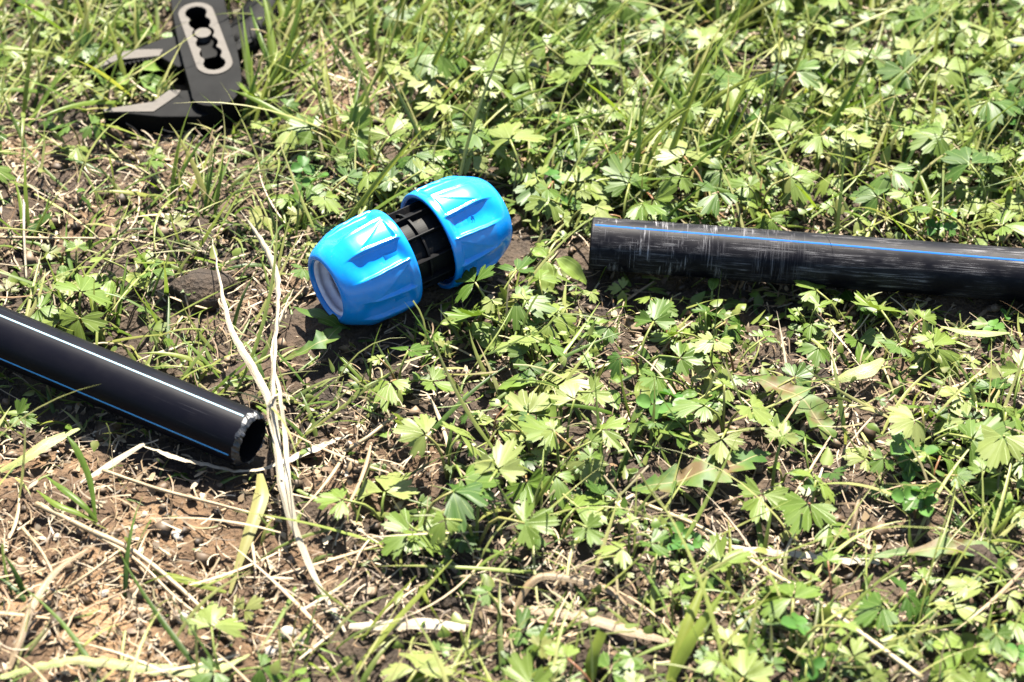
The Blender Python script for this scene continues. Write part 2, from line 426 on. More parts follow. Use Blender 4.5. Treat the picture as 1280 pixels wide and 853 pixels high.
# ------------------------------------------------------------------ compression coupling
FC = P(514, 311, .0315)
KC = .95
f_near = P(413, 357, .031); f_far = P(618, 262, .031)
fdir = (f_far-f_near); fdir.z = 0; fdir.normalize()
coup = empty('compression_coupling', (FC.x, FC.y, 0))
tag(coup, 'bright blue and black plastic pipe coupling with two fluted nuts lying on the grass', 'pipe coupling')
yaw = math.atan2(fdir.y, fdir.x)
FZ = .0322
coup.rotation_euler = (0, 0, yaw); coup.scale = (KC, KC, KC)
HALF, GAP = .0570, .0118
NUTL = HALF-GAP
def sstep(a, b, x):
    t = np.clip((x-a)/(b-a), 0, 1); return t*t*(3-2*t)
def nut(sign, phase):
    nth, nd = 336, 64
    d = np.concatenate([np.linspace(0, .010, 16, endpoint=False), np.linspace(.010, NUTL, nd-16)])
    pd_ = np.array([0, .0008, .0022, .005, .009, .014, .020, .030, .0412, .0427, .0440, NUTL]); pr = np.array([.0200, .0214, .0226, .0243, .0261, .0276, .0287, .0294, .0298, .0302, .0303, .0296])
    r0 = np.interp(d, pd_, pr)
    # smooth the profile
    k = np.ones(5)/5; r0s = np.convolve(np.pad(r0, 2, 'edge'), k, 'valid'); r0s[0] = r0[0]; r0s[-1] = r0[-1]
    th = np.linspace(0, 2*np.pi, nth, endpoint=False)
    D, T = np.meshgrid(d, th, indexing='ij')
    per = 2*np.pi/6
    q = ((T+phase+per/2) % per)-per/2                 # angle from the lobe's middle
    hw = R(15)+R(3)*sstep(.01, .045, D)           # half width of the raised panel
    u = q/hw
    rise = sstep(.005, .016, D)*(1-sstep(.0370, .0424, D))
    edge = 1-sstep(-.05, .06, np.abs(u)-1)
    fl = np.clip((np.abs(q)-hw)/(per/2-hw), 0, 1)
    h = -(.0008+.0022*np.sin(np.pi/2*fl)**1.0)*rise*(1-edge)
    # fine ridge along both sides of the panel
    ridge = np.exp(-((np.abs(u)-.93)/.06)**2)*sstep(.012, .018, D)*(1-sstep(.0412, .0427, D))
    h = h+.0007*ridge
    h = h+.0008*edge*sstep(.008, .016, D)*(1-sstep(.0395, .0427, D))
    # triangular facet cut into the panel at the rim
    td = (D-.0185)/(.0402-.0185)
    inside = sstep(0, .05, td)*(1-sstep(.97, 1.0, td))
    uu = u*sign
    lim = .74-1.5*np.clip(td, 0, 1)
    tri = inside*sstep(0, .06, uu-lim)*(1-sstep(.74, .80, uu))
    h = h-tri*(.0003+.0018*np.clip((uu-lim)/1.5, 0, 1))
    Rr = r0s[:, None]+h
    x = -HALF+D
    V = np.stack([x, Rr*np.cos(T), Rr*np.sin(T)], -1)
    rows = [V]
    def ring(xv, rv):
        rows.append(np.stack([np.full(nth, xv), rv*np.cos(th), rv*np.sin(th)], -1)[None])
    last = Rr[-1]
    ring(-GAP+.0002, last-.0006); ring(-GAP, last-.0014); ring(-GAP-.0004, last-.0028)
    ring(-GAP-.002, np.full(nth, .0270)); ring(-GAP-.016, np.full(nth, .0266)); ring(-GAP-.017, np.full(nth, .018))
    pre = []
    def ring0(xv, rv): pre.append(np.stack([np.full(nth, xv), rv*np.cos(th), rv*np.sin(th)], -1)[None])
    ring0(-HALF+.016, .0188); ring0(-HALF+.010, .0178); ring0(-HALF+.0018, .0172); ring0(-HALF+.0005, .0175); ring0(-HALF-.0003, .0182); ring0(-HALF-.0004, .0188)
    allv = np.concatenate(pre+rows, 0)
    nu = allv.shape[0]
    vv = allv.reshape(-1, 3).copy()
    if sign < 0: vv[:, 0] *= -1; vv[:, 1] *= -1
    vv[:, 2] += FZ
    I = np.arange(nu*nth).reshape(nu, nth); J = np.roll(I, -1, 1)
    Fq = np.stack([I[:-1], I[1:], J[1:], J[:-1]], -1).reshape(-1, 4)
    nt_ = mesh_obj('nut', vv, Fq, 'blue_plastic', coup)
    # ridged grip ring inside the mouth
    prof = [(.0022, .0172), (.0024, .0160), (.0050, .0158), (.0052, .0168), (.0085, .0168), (.0087, .0156), (.0112, .0155), (.0114, .0166), (.014, .0165), (.0155, .0150), (.03, .0148), (.032, .0)]
    gv = []
    for (xx, rr) in prof:
        for a in th[::4]: gv.append(((-HALF+xx)*sign, rr*math.cos(a), rr*math.sin(a)+FZ))
    gr = mesh_obj('grip_ring', gv, grid_faces(len(prof), nth//4, True), 'grey_plastic', nt_)
    return nt_
n1 = nut(1, R(-38)); n2 = nut(-1, R(-20))
# black body with fins
bv, prof, nb = [], [(-.03, .0), (-.03, .0200), (-.0006, .0200), (-.0006, .0222), (.0006, .0222), (.0006, .0200), (.03, .0200), (.03, .0)], 96
for (x, r) in prof:
    for k in range(nb):
        a = 2*math.pi*k/nb; bv.append((x, r*math.cos(a), r*math.sin(a)+FZ))
body = mesh_obj('body', bv, grid_faces(len(prof), nb, True), 'black_plastic', coup, smooth=False)
for k in range(10):
    a = 2*math.pi*k/10+R(12)
    c, s = math.cos(a), math.sin(a); hwf = .0006
    fv = []
    for x in (-.028, .028):
        for (r, o) in ((.0190, -hwf), (.0236, -hwf), (.0240, 0), (.0236, hwf), (.0190, hwf)):
            fv.append((x, r*c-o*s, r*s+o*c+FZ))
    ff = [(i, (i+1) % 5, (i+1) % 5+5, i+5) for i in range(5)]+[(4, 3, 2, 1, 0), (5, 6, 7, 8, 9)]
    mesh_obj('fin', fv, ff, 'black_plastic', body, smooth=False)
# small moulded arcs on the body and moulded mark on the nut
def surf_r(o, x0, ang):
    a = np.array([v.co[:] for v in o.data.vertices]); a[:, 2] -= FZ
    rr = np.hypot(a[:, 1], a[:, 2]); th_ = np.arctan2(a[:, 2], a[:, 1])
    cost = (a[:, 0]-x0)**2+(.029*(np.angle(np.exp(1j*(th_-ang)))))**2+(rr < .0262)*1.0
    return float(rr[cost.argmin()])
def arc_mark(parent, r, ang, x0, rads, mt, span=(20, 160), h=.0005):
    for rr in rads:
        v = []
        n = 9
        for i in range(n):
            a = R(span[0]+(span[1]-span[0])*i/(n-1))
            for w_, hh in ((-.00025, 0), (0, h), (.00025, 0)):
                dx = (rr+w_)*math.cos(a); dt = ((rr+w_)*math.sin(a))/r
                q = r-.0001+hh
                v.append((x0+dx, q*math.cos(ang+dt), q*math.sin(ang+dt)+FZ))
        mesh_obj('moulded_mark', v, grid_faces(n, 3), mt, parent)
arc_mark(body, .0200, R(108) if False else math.pi+R(-62), .0065, (.0012, .0022, .0032), 'black_plastic')

arc_mark(n2, surf_r(n2, .030, R(131)), R(131), .030, (.0012, .0024), 'blue_plastic', (-60, 100), .0005)
arc_mark(n2, surf_r(n2, .033, R(125)), R(125), .033, (.0014,), 'blue_plastic', (90, 300), .0005)
# ------------------------------------------------------------------ pump pliers
pl_root = empty('water_pump_pliers', (P(255, 90, 0).x, P(255, 90, 0).y, 0))
tag(pl_root, 'black water pump pliers with ground steel jaws lying open in the grass', 'pliers')
PLO = pl_root.location.copy()
def outl(pts, z): return [Vector((P(x, y, z).x, P(x, y, z).y, 0))-Vector((PLO.x, PLO.y, 0)) for (x, y) in pts]
def smooth_loop(pts, n=3):
    """one Chaikin pass per step: rounds corners"""
    for _ in range(n):
        q = []
        for i in range(len(pts)):
            a, b = pts[i], pts[(i+1) % len(pts)]
            q += [a*.75+b*.25, a*.25+b*.75]
        pts = q
    return pts
def slab(name, loop, z0, z1, mt, parent, holes=(), bev=.0008, seg=2):
    bm = bmesh.new(); top_e = []
    loops = [loop]+list(holes)
    rings = []
    for lp in loops:
        vt = [bm.verts.new((p.x, p.y, z1)) for p in lp]; vb = [bm.verts.new((p.x, p.y, z0)) for p in lp]
        rings.append((vt, vb))
        for i in range(len(lp)):
            j = (i+1) % len(lp)
            bm.faces.new((vt[i], vt[j], vb[j], vb[i]))
    for which in (0, 1):
        es = []
        for r in rings:
            vs = r[which]
            for i in range(len(vs)): es.append(bm.edges.get((vs[i], vs[(i+1) % len(vs)])))
        bmesh.ops.triangle_fill(bm, use_beauty=True, use_dissolve=False, edges=es)
    bmesh.ops.recalc_face_normals(bm, faces=bm.faces)
    me = bpy.data.meshes.new(name); bm.to_mesh(me); bm.free()
    me.materials.append(MAT[mt])
    o = bpy.data.objects.new(name, me); col.objects.link(o); o.parent = parent
    if bev:
        md = o.modifiers.new('edge', 'BEVEL'); md.width = bev; md.segments = seg; md.limit_method = 'ANGLE'; md.angle_limit = R(50)
    return o
ZS, ZJ = .023, .0175
strap = smooth_loop(outl([(210, -22), (219, 38), (229, 80), (238, 112), (241, 128), (262, 134), (292, 128), (304, 104), (297, 62), (285, 22), (276, -22)], ZS), 2)
def stadium(a, b, hw, n=12):
    a = Vector(a); b = Vector(b); d = (b-a).normalized(); s = Vector((-d.y, d.x, 0)); out_ = []
    for i in range(n+1):
        t_ = math.pi*i/n; out_.append(b+s*hw*math.cos(t_)+d*hw*math.sin(t_))
    for i in range(n+1):
        t_ = math.pi*i/n; out_.append(a-s*hw*math.cos(t_)-d*hw*math.sin(t_))
    return out_
q0, q1 = outl([(245, 17), (268, 80)], ZS)
def lobed(a, b, r, n_l, k=5):
    """outline of n_l overlapping round holes in a row"""
    d = (b-a).normalized(); s = Vector((-d.y, d.x, 0)); ln = (b-a).length; pitch = ln/(n_l-1); out_ = []
    half = math.acos(max(-1, min(1, (pitch/2)/r)))
    for sd, order in ((1, range(n_l-1, -1, -1)), (-1, range(n_l))):
        for i in order:
            c = a+d*pitch*i
            if sd == 1: t0, t1 = (0 if i == n_l-1 else half), (math.pi if i == 0 else math.pi-half)
            else: t0, t1 = (math.pi if i == 0 else math.pi+half), (2*math.pi if i == n_l-1 else 2*math.pi-half)
            if sd == 1 and i == 0: t1 = math.pi
            for j in range(k):
                t_ = t0+(t1-t0)*(j+.5)/k
                out_.append(c+d*r*math.cos(t_)+s*r*math.sin(t_))
    return out_
hole = lobed(q0, q1, .0068, 6)
plate_out = stadium(q0, q1, .0113)
slab('strap', strap, .002, ZS, 'phosphated_steel', pl_root, [hole], .0014, 3)
slab('slot_plate', plate_out, ZS-.0004, ZS+.0007, 'ground_steel', pl_root, [hole], .0004, 2)
pin = stadium(q0.lerp(q1, .36)-Vector((.0001, 0, 0)), q0.lerp(q1, .36)+Vector((.0001, 0, 0)), .0052, 10)
slab('pivot_pin', pin, .004, ZS-.001, 'ground_steel', pl_root, (), .0006, 2)
# lower jaw, one forging with the strap
lj = outl([(128, 137), (190, 129), (212, 113), (222, 113), (250, 112), (285, 118), (285, 134), (250, 146), (200, 146), (160, 142), (130, 141)], ZJ)
jaw1 = slab('fixed_jaw', lj, .003, ZJ, 'phosphated_steel', pl_root, (), .0007)
slab('ground_face', outl([(128.5, 136.5), (191, 127), (211, 112.5), (226, 112.5), (222, 119), (192, 139.5), (131, 140)], ZJ+.0006), ZJ-.0005, ZJ+.0006, 'ground_steel', jaw1, (), .0003)
# movable jaw with its arm through the strap
uj = outl([(111, 86), (148, 66), (172, 60), (205, 47), (225, 44), (262, 40), (285, 30), (306, 30), (318, 50), (292, 66), (255, 74), (222, 84), (198, 70), (148, 75), (115, 88)], ZJ)
jaw2 = slab('movable_jaw', uj, .003, ZJ, 'phosphated_steel', pl_root, (), .0007)
slab('ground_face', outl([(111.5, 86), (149, 65.5), (172, 61.5), (204, 61.5), (199, 70), (148, 74.7), (116, 88)], ZJ+.0006), ZJ-.0005, ZJ+.0006, 'ground_steel', jaw2, (), .0003)
# teeth across the inner face of each jaw
def teeth(parent, a, b, n, z0, z1):
    (ax_, bx_) = outl([a, b], z1)
    d = (bx_-ax_); dn = d.normalized(); s = Vector((dn.y, -dn.x, 0))
    for i in range(n):
        c = ax_+d*((i+.5)/n); w_ = d.length/n*.5
        v = [c-dn*w_-s*.0006, c+s*.0020, c+dn*w_-s*.0006]
        vs = [(p.x, p.y, z) for z in (z0, z1) for p in v]
        mesh_obj('tooth', vs, [(0, 1, 2), (5, 4, 3), (0, 3, 4, 1), (1, 4, 5, 2), (2, 5, 3, 0)], 'phosphated_steel', parent, smooth=False)
teeth(jaw2, (120, 86.5), (198, 71), 14, .004, ZJ-.0002)
# handles running out of the picture
def handle(pts, z, wd, parent):
    pts = catmull([tuple(p) for p in pts], 14)
    v = []
    for i in range(len(pts)):
        d = pts[min(i+1, len(pts)-1)]-pts[max(i-1, 0)]; d /= np.linalg.norm(d); s = np.array([-d[1], d[0], 0])
        ww = wd[0]+(wd[1]-wd[0])*i/(len(pts)-1)
        for k in range(12):
            a = 2*math.pi*k/12; ca, sa = math.cos(a), math.sin(a)
            ca = math.copysign(abs(ca)**.6, ca); sa = math.copysign(abs(sa)**.6, sa)
            v.append(tuple(pts[i]+s*ww*ca+np.array([0, 0, z+sa*.0085])))
    f = grid_faces(len(pts), 12, True)+[tuple(range(11, -1, -1)), tuple(range(len(v)-12, len(v)))]
    mesh_obj('handle', v, f, 'phosphated_steel', parent)
h1 = outl([(245, -5), (236, -50)], ZS); h1 += [h1[1]+Vector((-.004, .05, 0)), h1[1]+Vector((.012, .14, 0))]
handle(h1, .0125, (.0150, .0105), pl_root)
h2 = outl([(292, 52), (322, 10), (352, -35)], ZJ); h2 += [h2[2]+Vector((.035, .05, 0)), h2[2]+Vector((.05, .12, 0))]
handle(h2, .0092, (.0128, .0105), pl_root)

# ------------------------------------------------------------------ volumes that plants must not grow through
SEG = [(np.array(pipeL[1]), np.array(pipeL[1]+pipeL[2]*.6), .0165), (np.array(pipeR[1]), np.array(pipeR[1]+pipeR[2]*.7), .0165)]
fd3 = Vector((math.cos(yaw), math.sin(yaw), 0)); fc3 = Vector((FC.x, FC.y, FZ*KC))
SEG.append((np.array(fc3-fd3*HALF*KC), np.array(fc3+fd3*HALF*KC), .0300))
def segdist(pts, A, B):
    ab = B-A; t_ = np.clip(((pts-A)@ab)/(ab@ab), 0, 1)
    return np.linalg.norm(pts-(A+t_[..., None]*ab), axis=-1)
PLB = []
for lp_ in (strap, lj, uj):
    arr = np.array([(p.x+PLO.x, p.y+PLO.y) for p in lp_]); PLB.append(arr)
def in_poly(x, y, poly):
    c = np.zeros(x.shape, bool); n = len(poly)
    for i in range(n):
        x1, y1 = poly[i]; x2, y2 = poly[(i+1) % n]
        if y1 == y2: continue
        cond = ((y1 > y) != (y2 > y)) & (x < (x2-x1)*(y-y1)/(y2-y1)+x1)
        c ^= cond
    return c
def blocked(pts, margin=0.0):
    """pts (...,3): True where inside a made object"""
    b = np.zeros(pts.shape[:-1], bool)
    for A, B, r in SEG:
        b |= segdist(pts, A, B) < r+margin
    low = pts[..., 2] < .026
    for poly in PLB: b |= in_poly(pts[..., 0], pts[..., 1], poly) & low
    return b
def near_front(x, y):
    """True just in front (camera side) of the pipes and coupling, where tall growth would hide them"""
    b = np.zeros(np.shape(x), bool)
    p = np.stack([x, y, np.full(np.shape(x), .016)], -1)
    for si, (A, B, r) in enumerate(SEG):
        for off in ((.010,) if si == 2 else (.015, .035, .055)):
            o = np.array([0, -off, 0]); b |= segdist(p, A+o, B+o) < r+.012
    for poly in PLB:
        for off in (.01, .025, .04): b |= in_poly(x, y+off, poly)
    return b

# ------------------------------------------------------------------ blade strips (many at once)
def strips(base, az, length, width, pitch0, bend, K, tint0, tint1, fold=0.0, twist=None, side=None, uniform=False, yawbend=None):
    n = len(az)
    s = np.linspace(0, 1, K+1)
    pitch = pitch0[:, None]-bend[:, None]*s[None]**1.2
    a = az[:, None]+(0 if yawbend is None else yawbend[:, None]*s[None])
    ds = length[:, None]/K
    dx = np.cos(pitch)*np.cos(a)*ds; dy = np.cos(pitch)*np.sin(a)*ds; dz = np.sin(pitch)*ds
    pos = np.stack([np.cumsum(np.concatenate([np.zeros((n, 1)), q[:, :-1]], 1), 1) for q in (dx, dy, dz)], -1)+base[:, None, :]
    prof = (np.ones_like(s) if uniform else np.clip((1-s**2.2), .06, 1)*(.55+.45*np.clip(s*4, 0, 1)))
    tw = np.zeros((n, 1)) if twist is None else twist[:, None]*s[None]
    T = np.stack([np.cos(pitch)*np.cos(a), np.cos(pitch)*np.sin(a), np.sin(pitch)], -1)
    S0 = np.stack([-np.sin(a), np.cos(a), np.zeros_like(a)], -1)
    N0 = np.cross(S0, T)
    t_ = (0 if side is None else side[:, None])+tw
    S = S0*np.cos(t_)[..., None]+N0*np.sin(t_)[..., None]
    Nn = np.cross(T, S)
    wv = (width[:, None]*prof[None])[..., None]*.5
    if fold:
        V = np.stack([pos-S*wv-Nn*wv*fold, pos, pos+S*wv-Nn*wv*fold], 2); m = 3
    else:
        V = np.stack([pos-S*wv, pos+S*wv], 2); m = 2
    idx = np.arange(n*(K+1)*m).reshape(n, K+1, m)
    F = np.stack([idx[:, :-1, :-1], idx[:, :-1, 1:], idx[:, 1:, 1:], idx[:, 1:, :-1]], -1)
    t0 = tint0[:, None, None, :]; t1 = tint1[:, None, None, :]
    C = np.broadcast_to(t0+(t1-t0)*(s**1.5)[None, :, None, None], V.shape).copy()
    return V, F, C
def cull(V, F, C, margin=.0):
    n = V.shape[0]
    bad = blocked(V.reshape(n, -1, 3), margin).any(1)
    k = ~bad
    V = V[k]; C = C[k]
    n2, kk, m = V.shape[:3]
    idx = np.arange(n2*kk*m).reshape(n2, kk, m)
    F = np.stack([idx[:, :-1, :-1], idx[:, :-1, 1:], idx[:, 1:, 1:], idx[:, 1:, :-1]], -1)
    return V, F, C
def sample(n, dens, x0=-.42, x1=.42, y0=-.28, y1=.40):
    out_ = []; got = 0
    while got < n:
        x = rng.uniform(x0, x1, n*2); y = rng.uniform(y0, y1, n*2)
        k = rng.random(n*2) < dens(x, y)
        out_.append(np.stack([x[k], y[k]], -1)); got += int(k.sum())
    return np.concatenate(out_)[:n]
def palette(n, cols, wts=None):
    cols = np.array(cols); i = rng.choice(len(cols), n, p=wts)
    j = rng.choice(len(cols), n, p=wts); f = rng.random((n, 1))*.4
    return (cols[i]*(1-f)+cols[j]*f)*rng.uniform(.75, 1.25, (n, 1))
def join(parts, name, material, label, cat):
    Vs, Fs, Cs, off = [], [], [], 0
    for V, F, C in parts:
        v = V.reshape(-1, 3); Vs.append(v); Fs.append(F.reshape(-1, 4)+off); Cs.append(C.reshape(-1, 3)); off += len(v)
    o = mesh_obj(name, np.concatenate(Vs), np.concatenate(Fs), material, tint=np.concatenate(Cs))
    tag(o, label, cat, kind='stuff'); return o

STRAW = [(.215, .150, .082), (.28, .222, .14), (.15, .092, .047), (.09, .054, .028), (.32, .265, .19), (.04, .025, .014)]
GREEN = [(.055, .105, .015), (.088, .142, .022), (.132, .172, .034), (.18, .19, .055), (.032, .068, .011)]
def wide_dens(base):
    """full density where the photograph looks, thinning out beyond"""
    def f(x, y):
        e = np.maximum(np.abs(x)-.40, 0)+np.maximum(-.27-y, 0)+np.maximum(y-.38, 0)
        return base(x, y)*np.clip(1-e*1.6, .12, 1)
    return f
# dead stems, roots and shreds lying on the soil
def lay_dens(x, y): return np.clip((.5+.4*bare(x, y))*np.clip(.75+1.5*vnoise(x*30+8, y*30+61), .2, 1), 0, 1)
n = 30000
p = sample(n, wide_dens(lay_dens), -.8, .8, -.6, .9)
base = np.column_stack([p, gh(p[:, 0], p[:, 1])+rng.uniform(.0005, .006, n)])
L1 = strips(base, rng.uniform(0, 6.28, n), rng.gamma(1.8, .005, n)+.004, rng.uniform(.0003, .0009, n), rng.normal(.12, .22, n), rng.normal(.25, .35, n), 5,
            palette(n, STRAW), palette(n, STRAW), twist=rng.normal(0, 1.0, n), yawbend=rng.normal(0, .9, n), uniform=True)
n = 13000     # crumbs of dead leaf
p = sample(n, wide_dens(lay_dens), -.8, .8, -.6, .9)
base = np.column_stack([p, gh(p[:, 0], p[:, 1])+rng.uniform(.0003, .003, n)])
L2 = strips(base, rng.uniform(0, 6.28, n), rng.uniform(.003, .009, n), rng.uniform(.0012, .0042, n), rng.normal(.15, .35, n), rng.normal(.3, .6, n), 3,
            palette(n, STRAW), palette(n, STRAW), twist=rng.normal(0, .8, n), side=rng.normal(0, .5, n))
n = 650     # longer straws
p = sample(n, wide_dens(lay_dens), -.8, .8, -.6, .9)
base = np.column_stack([p, gh(p[:, 0], p[:, 1])+rng.uniform(.003, .010, n)])
L3 = strips(base, rng.normal(2.9, 1.3, n), rng.uniform(.03, .085, n), rng.uniform(.0008, .0022, n), rng.normal(.05, .15, n), rng.normal(.12, .2, n), 8,
            palette(n, STRAW[:3]+[STRAW[4]]), palette(n, STRAW[:3]+[STRAW[4]]), fold=.5, yawbend=rng.normal(0, .5, n))
join([cull(*L1), cull(*L2), cull(*L3)], 'plant_litter', 'plant_litter', 'dry straw, dead stems and leaf crumbs strewn over the soil', 'plant litter')

# crumbs of soil: too many and too small to count
def crumbs(n):
    p = sample(n, wide_dens(lambda x, y: .4+.6*bare(x, y)), -.8, .8, -.6, .9)
    sz = rng.gamma(1.6, .0008, n)+.0006
    o8 = np.array([(1, 0, 0), (-1, 0, 0), (0, 1, 0), (0, -1, 0), (0, 0, 1), (0, 0, -1)], float)
    f8 = np.array([(0, 2, 4), (2, 1, 4), (1, 3, 4), (3, 0, 4), (2, 0, 5), (1, 2, 5), (3, 1, 5), (0, 3, 5)])
    V = o8[None]*rng.uniform(.6, 1.3, (n, 6, 1))+rng.normal(0, .28, (n, 6, 3))
    V = V*sz[:, None, None]*np.array([1, 1, .75])
    a = rng.uniform(0, 6.28, n); c, s_ = np.cos(a)[:, None], np.sin(a)[:, None]
    V = np.stack([V[..., 0]*c-V[..., 1]*s_, V[..., 0]*s_+V[..., 1]*c, V[..., 2]], -1)
    V[..., 0] += p[:, :1]; V[..., 1] += p[:, 1:]; V[..., 2] += (gh(p[:, 0], p[:, 1])+sz*.35)[:, None]
    k = ~blocked(V).any(1); V = V[k]; m_ = len(V)
    F = f8[None]+6*np.arange(m_)[:, None, None]
    C = palette(m_, [(.07, .045, .026), (.12, .080, .048), (.03, .019, .011), (.17, .122, .08)])
    o = mesh_obj('soil_crumbs', V.reshape(-1, 3), F.reshape(-1, 3), 'plant_litter', smooth=False, tint=np.repeat(C, 6, 0))
    tag(o, 'loose crumbs of brown soil scattered over the bare ground', 'soil crumbs', kind='stuff')
crumbs(14000)
# short living grass
def grass_dens(x, y):
    up = np.clip((y+.10)/.35, 0, 1)
    c = .5+1.1*vnoise(x*22+5, y*22+9)
    return np.clip((.72+.28*up)*(1-.75*bare(x, y))*np.clip(c+.25, .15, 1), 0, 1)
n = 16000
p = sample(n, wide_dens(grass_dens), -.8, .8, -.6, .9)
nf = near_front(p[:, 0], p[:, 1])
ln = rng.gamma(2.6, .008, n)+.010
ln = np.where(nf, np.minimum(ln, .016), ln)*np.where(p[:, 1] > .1, 1.25, 1.0)
base = np.column_stack([p, gh(p[:, 0], p[:, 1])-.001])
G1 = strips(base, rng.uniform(0, 6.28, n), ln, rng.uniform(.001, .0032, n), rng.normal(.55, .38, n), rng.normal(.6, .6, n), 6,
            palette(n, GREEN), palette(n, GREEN+[STRAW[1]]), fold=.45, twist=rng.normal(0, .6, n), yawbend=rng.normal(0, .4, n))
n = 4500    # thin runners and stalks
p = sample(n, wide_dens(grass_dens), -.8, .8, -.6, .9)
nf = near_front(p[:, 0], p[:, 1])
base = np.column_stack([p, gh(p[:, 0], p[:, 1])+.001])
ln = np.where(nf, .018, rng.uniform(.015, .05, n))
G2 = strips(base, rng.uniform(0, 6.28, n), ln, rng.uniform(.0006, .0013, n), rng.normal(.45, .4, n), rng.normal(.5, .6, n), 6,
            palette(n, GREEN[1:4]+[STRAW[0], STRAW[1]]), palette(n, GREEN[1:4]+[STRAW[1]]), fold=.6, yawbend=rng.normal(0, .9, n), uniform=True)
n = 5200
p = sample(n, wide_dens(lambda x, y: np.clip(.45+.55*np.clip((y+.02)/.2, 0, 1), 0, 1)*(1-.7*bare(x, y))*np.clip(.6+1.5*vnoise(x*17+2, y*17+33), .1, 1)), -.8, .8, -.6, .9)
nf = near_front(p[:, 0], p[:, 1])
base = np.column_stack([p, gh(p[:, 0], p[:, 1])+rng.uniform(.0, .010, n)])
ln = np.where(nf, .018, rng.gamma(4.0, .010, n)+.012)
PALE = [(.20, .235, .055), (.25, .26, .075), (.15, .205, .035), (.30, .28, .12)]
G3 = strips(base, np.where(rng.random(n) < .55, rng.normal(.9, .6, n), rng.uniform(0, 6.28, n)), ln, rng.uniform(.0009, .0024, n), rng.normal(.50, .26, n), rng.normal(.45, .4, n), 8,
            palette(n, PALE), palette(n, PALE), fold=.4, twist=rng.normal(0, .5, n), yawbend=rng.normal(0, .5, n))
join([cull(*G1), cull(*G2), cull(*G3)], 'short_grass', 'short_grass', 'short green grass and thin runners growing through the soil', 'grass')

# ------------------------------------------------------------------ leaves
def leaflet(ang, length, spread, nphi, lobes, rnd, lift, fold, cup):
    """a wedge leaflet with a toothed, lobed outer edge, from the origin outward"""
    st = length*.06; wav = rnd.uniform(-.07, .07)
    vs, uv = [(st*math.sin(ang), st*math.cos(ang), 0)], [(.5, 0)]
    ph = np.array([-1, -.88, -.76, -.66, -.56, -.45, -.34, -.25, -.16, -.07, 0, .07, .16, .25, .34, .45, .56, .66, .76, .88, 1])*spread
    outer = []
    QX = [0, .07, .16, .25, .34, .45, .56, .66, .76, .88, 1.0]; QR = [1.0, .90, .95, .84, .64, .80, .78, .90, .76, .72, .46]
    for i, f in enumerate(ph):
        q = abs(f/spread)
        outer.append(length*float(np.interp(q, QX, QR))*(1+rnd.uniform(-.07, .07)))
    for rr in (.5, 1.0):
        for i, f in enumerate(ph):
            r = outer[i]*rr if rr == 1 else min(outer[i]*.6, length*.34)
            a = ang+f
            z = lift*r-cup*r*r/length-fold*r*(abs(f)/spread)*.5+ (rnd.uniform(-.010, .010)*length if rr == 1 else .004*length*math.cos(f/spread*math.pi*3))+wav*length*math.sin(r/length*3.2+f*2)
            vs.append((r*math.sin(a)+st*math.sin(ang), r*math.cos(a)+st*math.cos(ang), z)); uv.append((.5+.5*f/spread*.999, rr))
    fs = []
    for i in range(nphi-1):
        fs.append((0, 1+i, 2+i)); fs.append((1+i, 1+nphi+i, 2+nphi+i, 2+i))
    fs = [tuple(reversed(f)) for f in fs]
    return vs, fs, uv
def merge(parts):
    V, F, U = [], [], []
    for v, f, u in parts:
        o = len(V); V += v; U += u; F += [tuple(i+o for i in q) for q in f]
    return V, F, U
def buttercup_leaf(seed):
    rnd = random.Random(seed)
    Ls = .0128
    sp = R(rnd.uniform(68, 92))
    lift, cup, fold = rnd.uniform(-.1, .15), rnd.uniform(-.1, .4), rnd.uniform(-.2, .25)
    parts = [leaflet(rnd.uniform(-.1, .1), Ls*rnd.uniform(1.0, 1.2), R(rnd.uniform(36, 46)), 21, 3, rnd, lift, fold, cup)]
    for sg in (-1, 1):
        parts.append(leaflet(sg*sp, Ls*rnd.uniform(.72, 1.08), R(rnd.uniform(36, 46)), 21, 3, rnd, lift+rnd.uniform(-.32, .32), fold+rnd.uniform(-.25, .25), cup+rnd.uniform(-.15, .15)))
    return merge(parts)
def clover_leaf(seed):
    rnd = random.Random(seed); parts = []
    for k in range(3):
        ang = k*2*math.pi/3; vs = [(0, 0, 0)]; uv = [(.5, 0)]
        nph = 12; Ls = .0078
        ctr = (.55*Ls*math.sin(ang), .55*Ls*math.cos(ang), .10*Ls)
        vs.append(ctr); uv.append((.5, .5))
        ring = []
        for i in range(nph):
            a = 2*math.pi*i/nph; r = .46*Ls*(1-.08*math.cos(a))
            x, y = ctr[0]+r*math.sin(a+ang), ctr[1]+r*math.cos(a+ang)
            vs.append((x, y, ctr[2]+.18*Ls*abs(math.sin(a))+rnd.uniform(-.02, .02)*Ls)); uv.append((.5, 1)); ring.append(len(vs)-1)
        fs = [(1, ring[(i+1) % nph], ring[i]) for i in range(nph)]
        parts.append((vs[1:], [tuple(j-1 for j in f) for f in fs], uv[1:]))
    return merge(parts)
def tube(pts, rad, sides=5, n=8):
    pts = catmull(pts, n); V, U = [], []
    for i in range(n):
        d = pts[min(i+1, n-1)]-pts[max(i-1, 0)]; d = d/(np.linalg.norm(d)+1e-9)
        s = np.cross(d, (0.13, .07, 1.0)); s /= np.linalg.norm(s)+1e-9; u = np.cross(s, d)
        r = rad[0]+(rad[1]-rad[0])*i/(n-1)
        for k in range(sides):
            a = 2*math.pi*k/sides; V.append(tuple(pts[i]+s*r*math.cos(a)+u*r*math.sin(a))); U.append((k/sides, i/(n-1)))
    F = [tuple(reversed(f)) for f in grid_faces(n, sides, True)]+[tuple(range(sides)), tuple(range(len(V)-1, len(V)-1-sides, -1))]
    return V, F, U

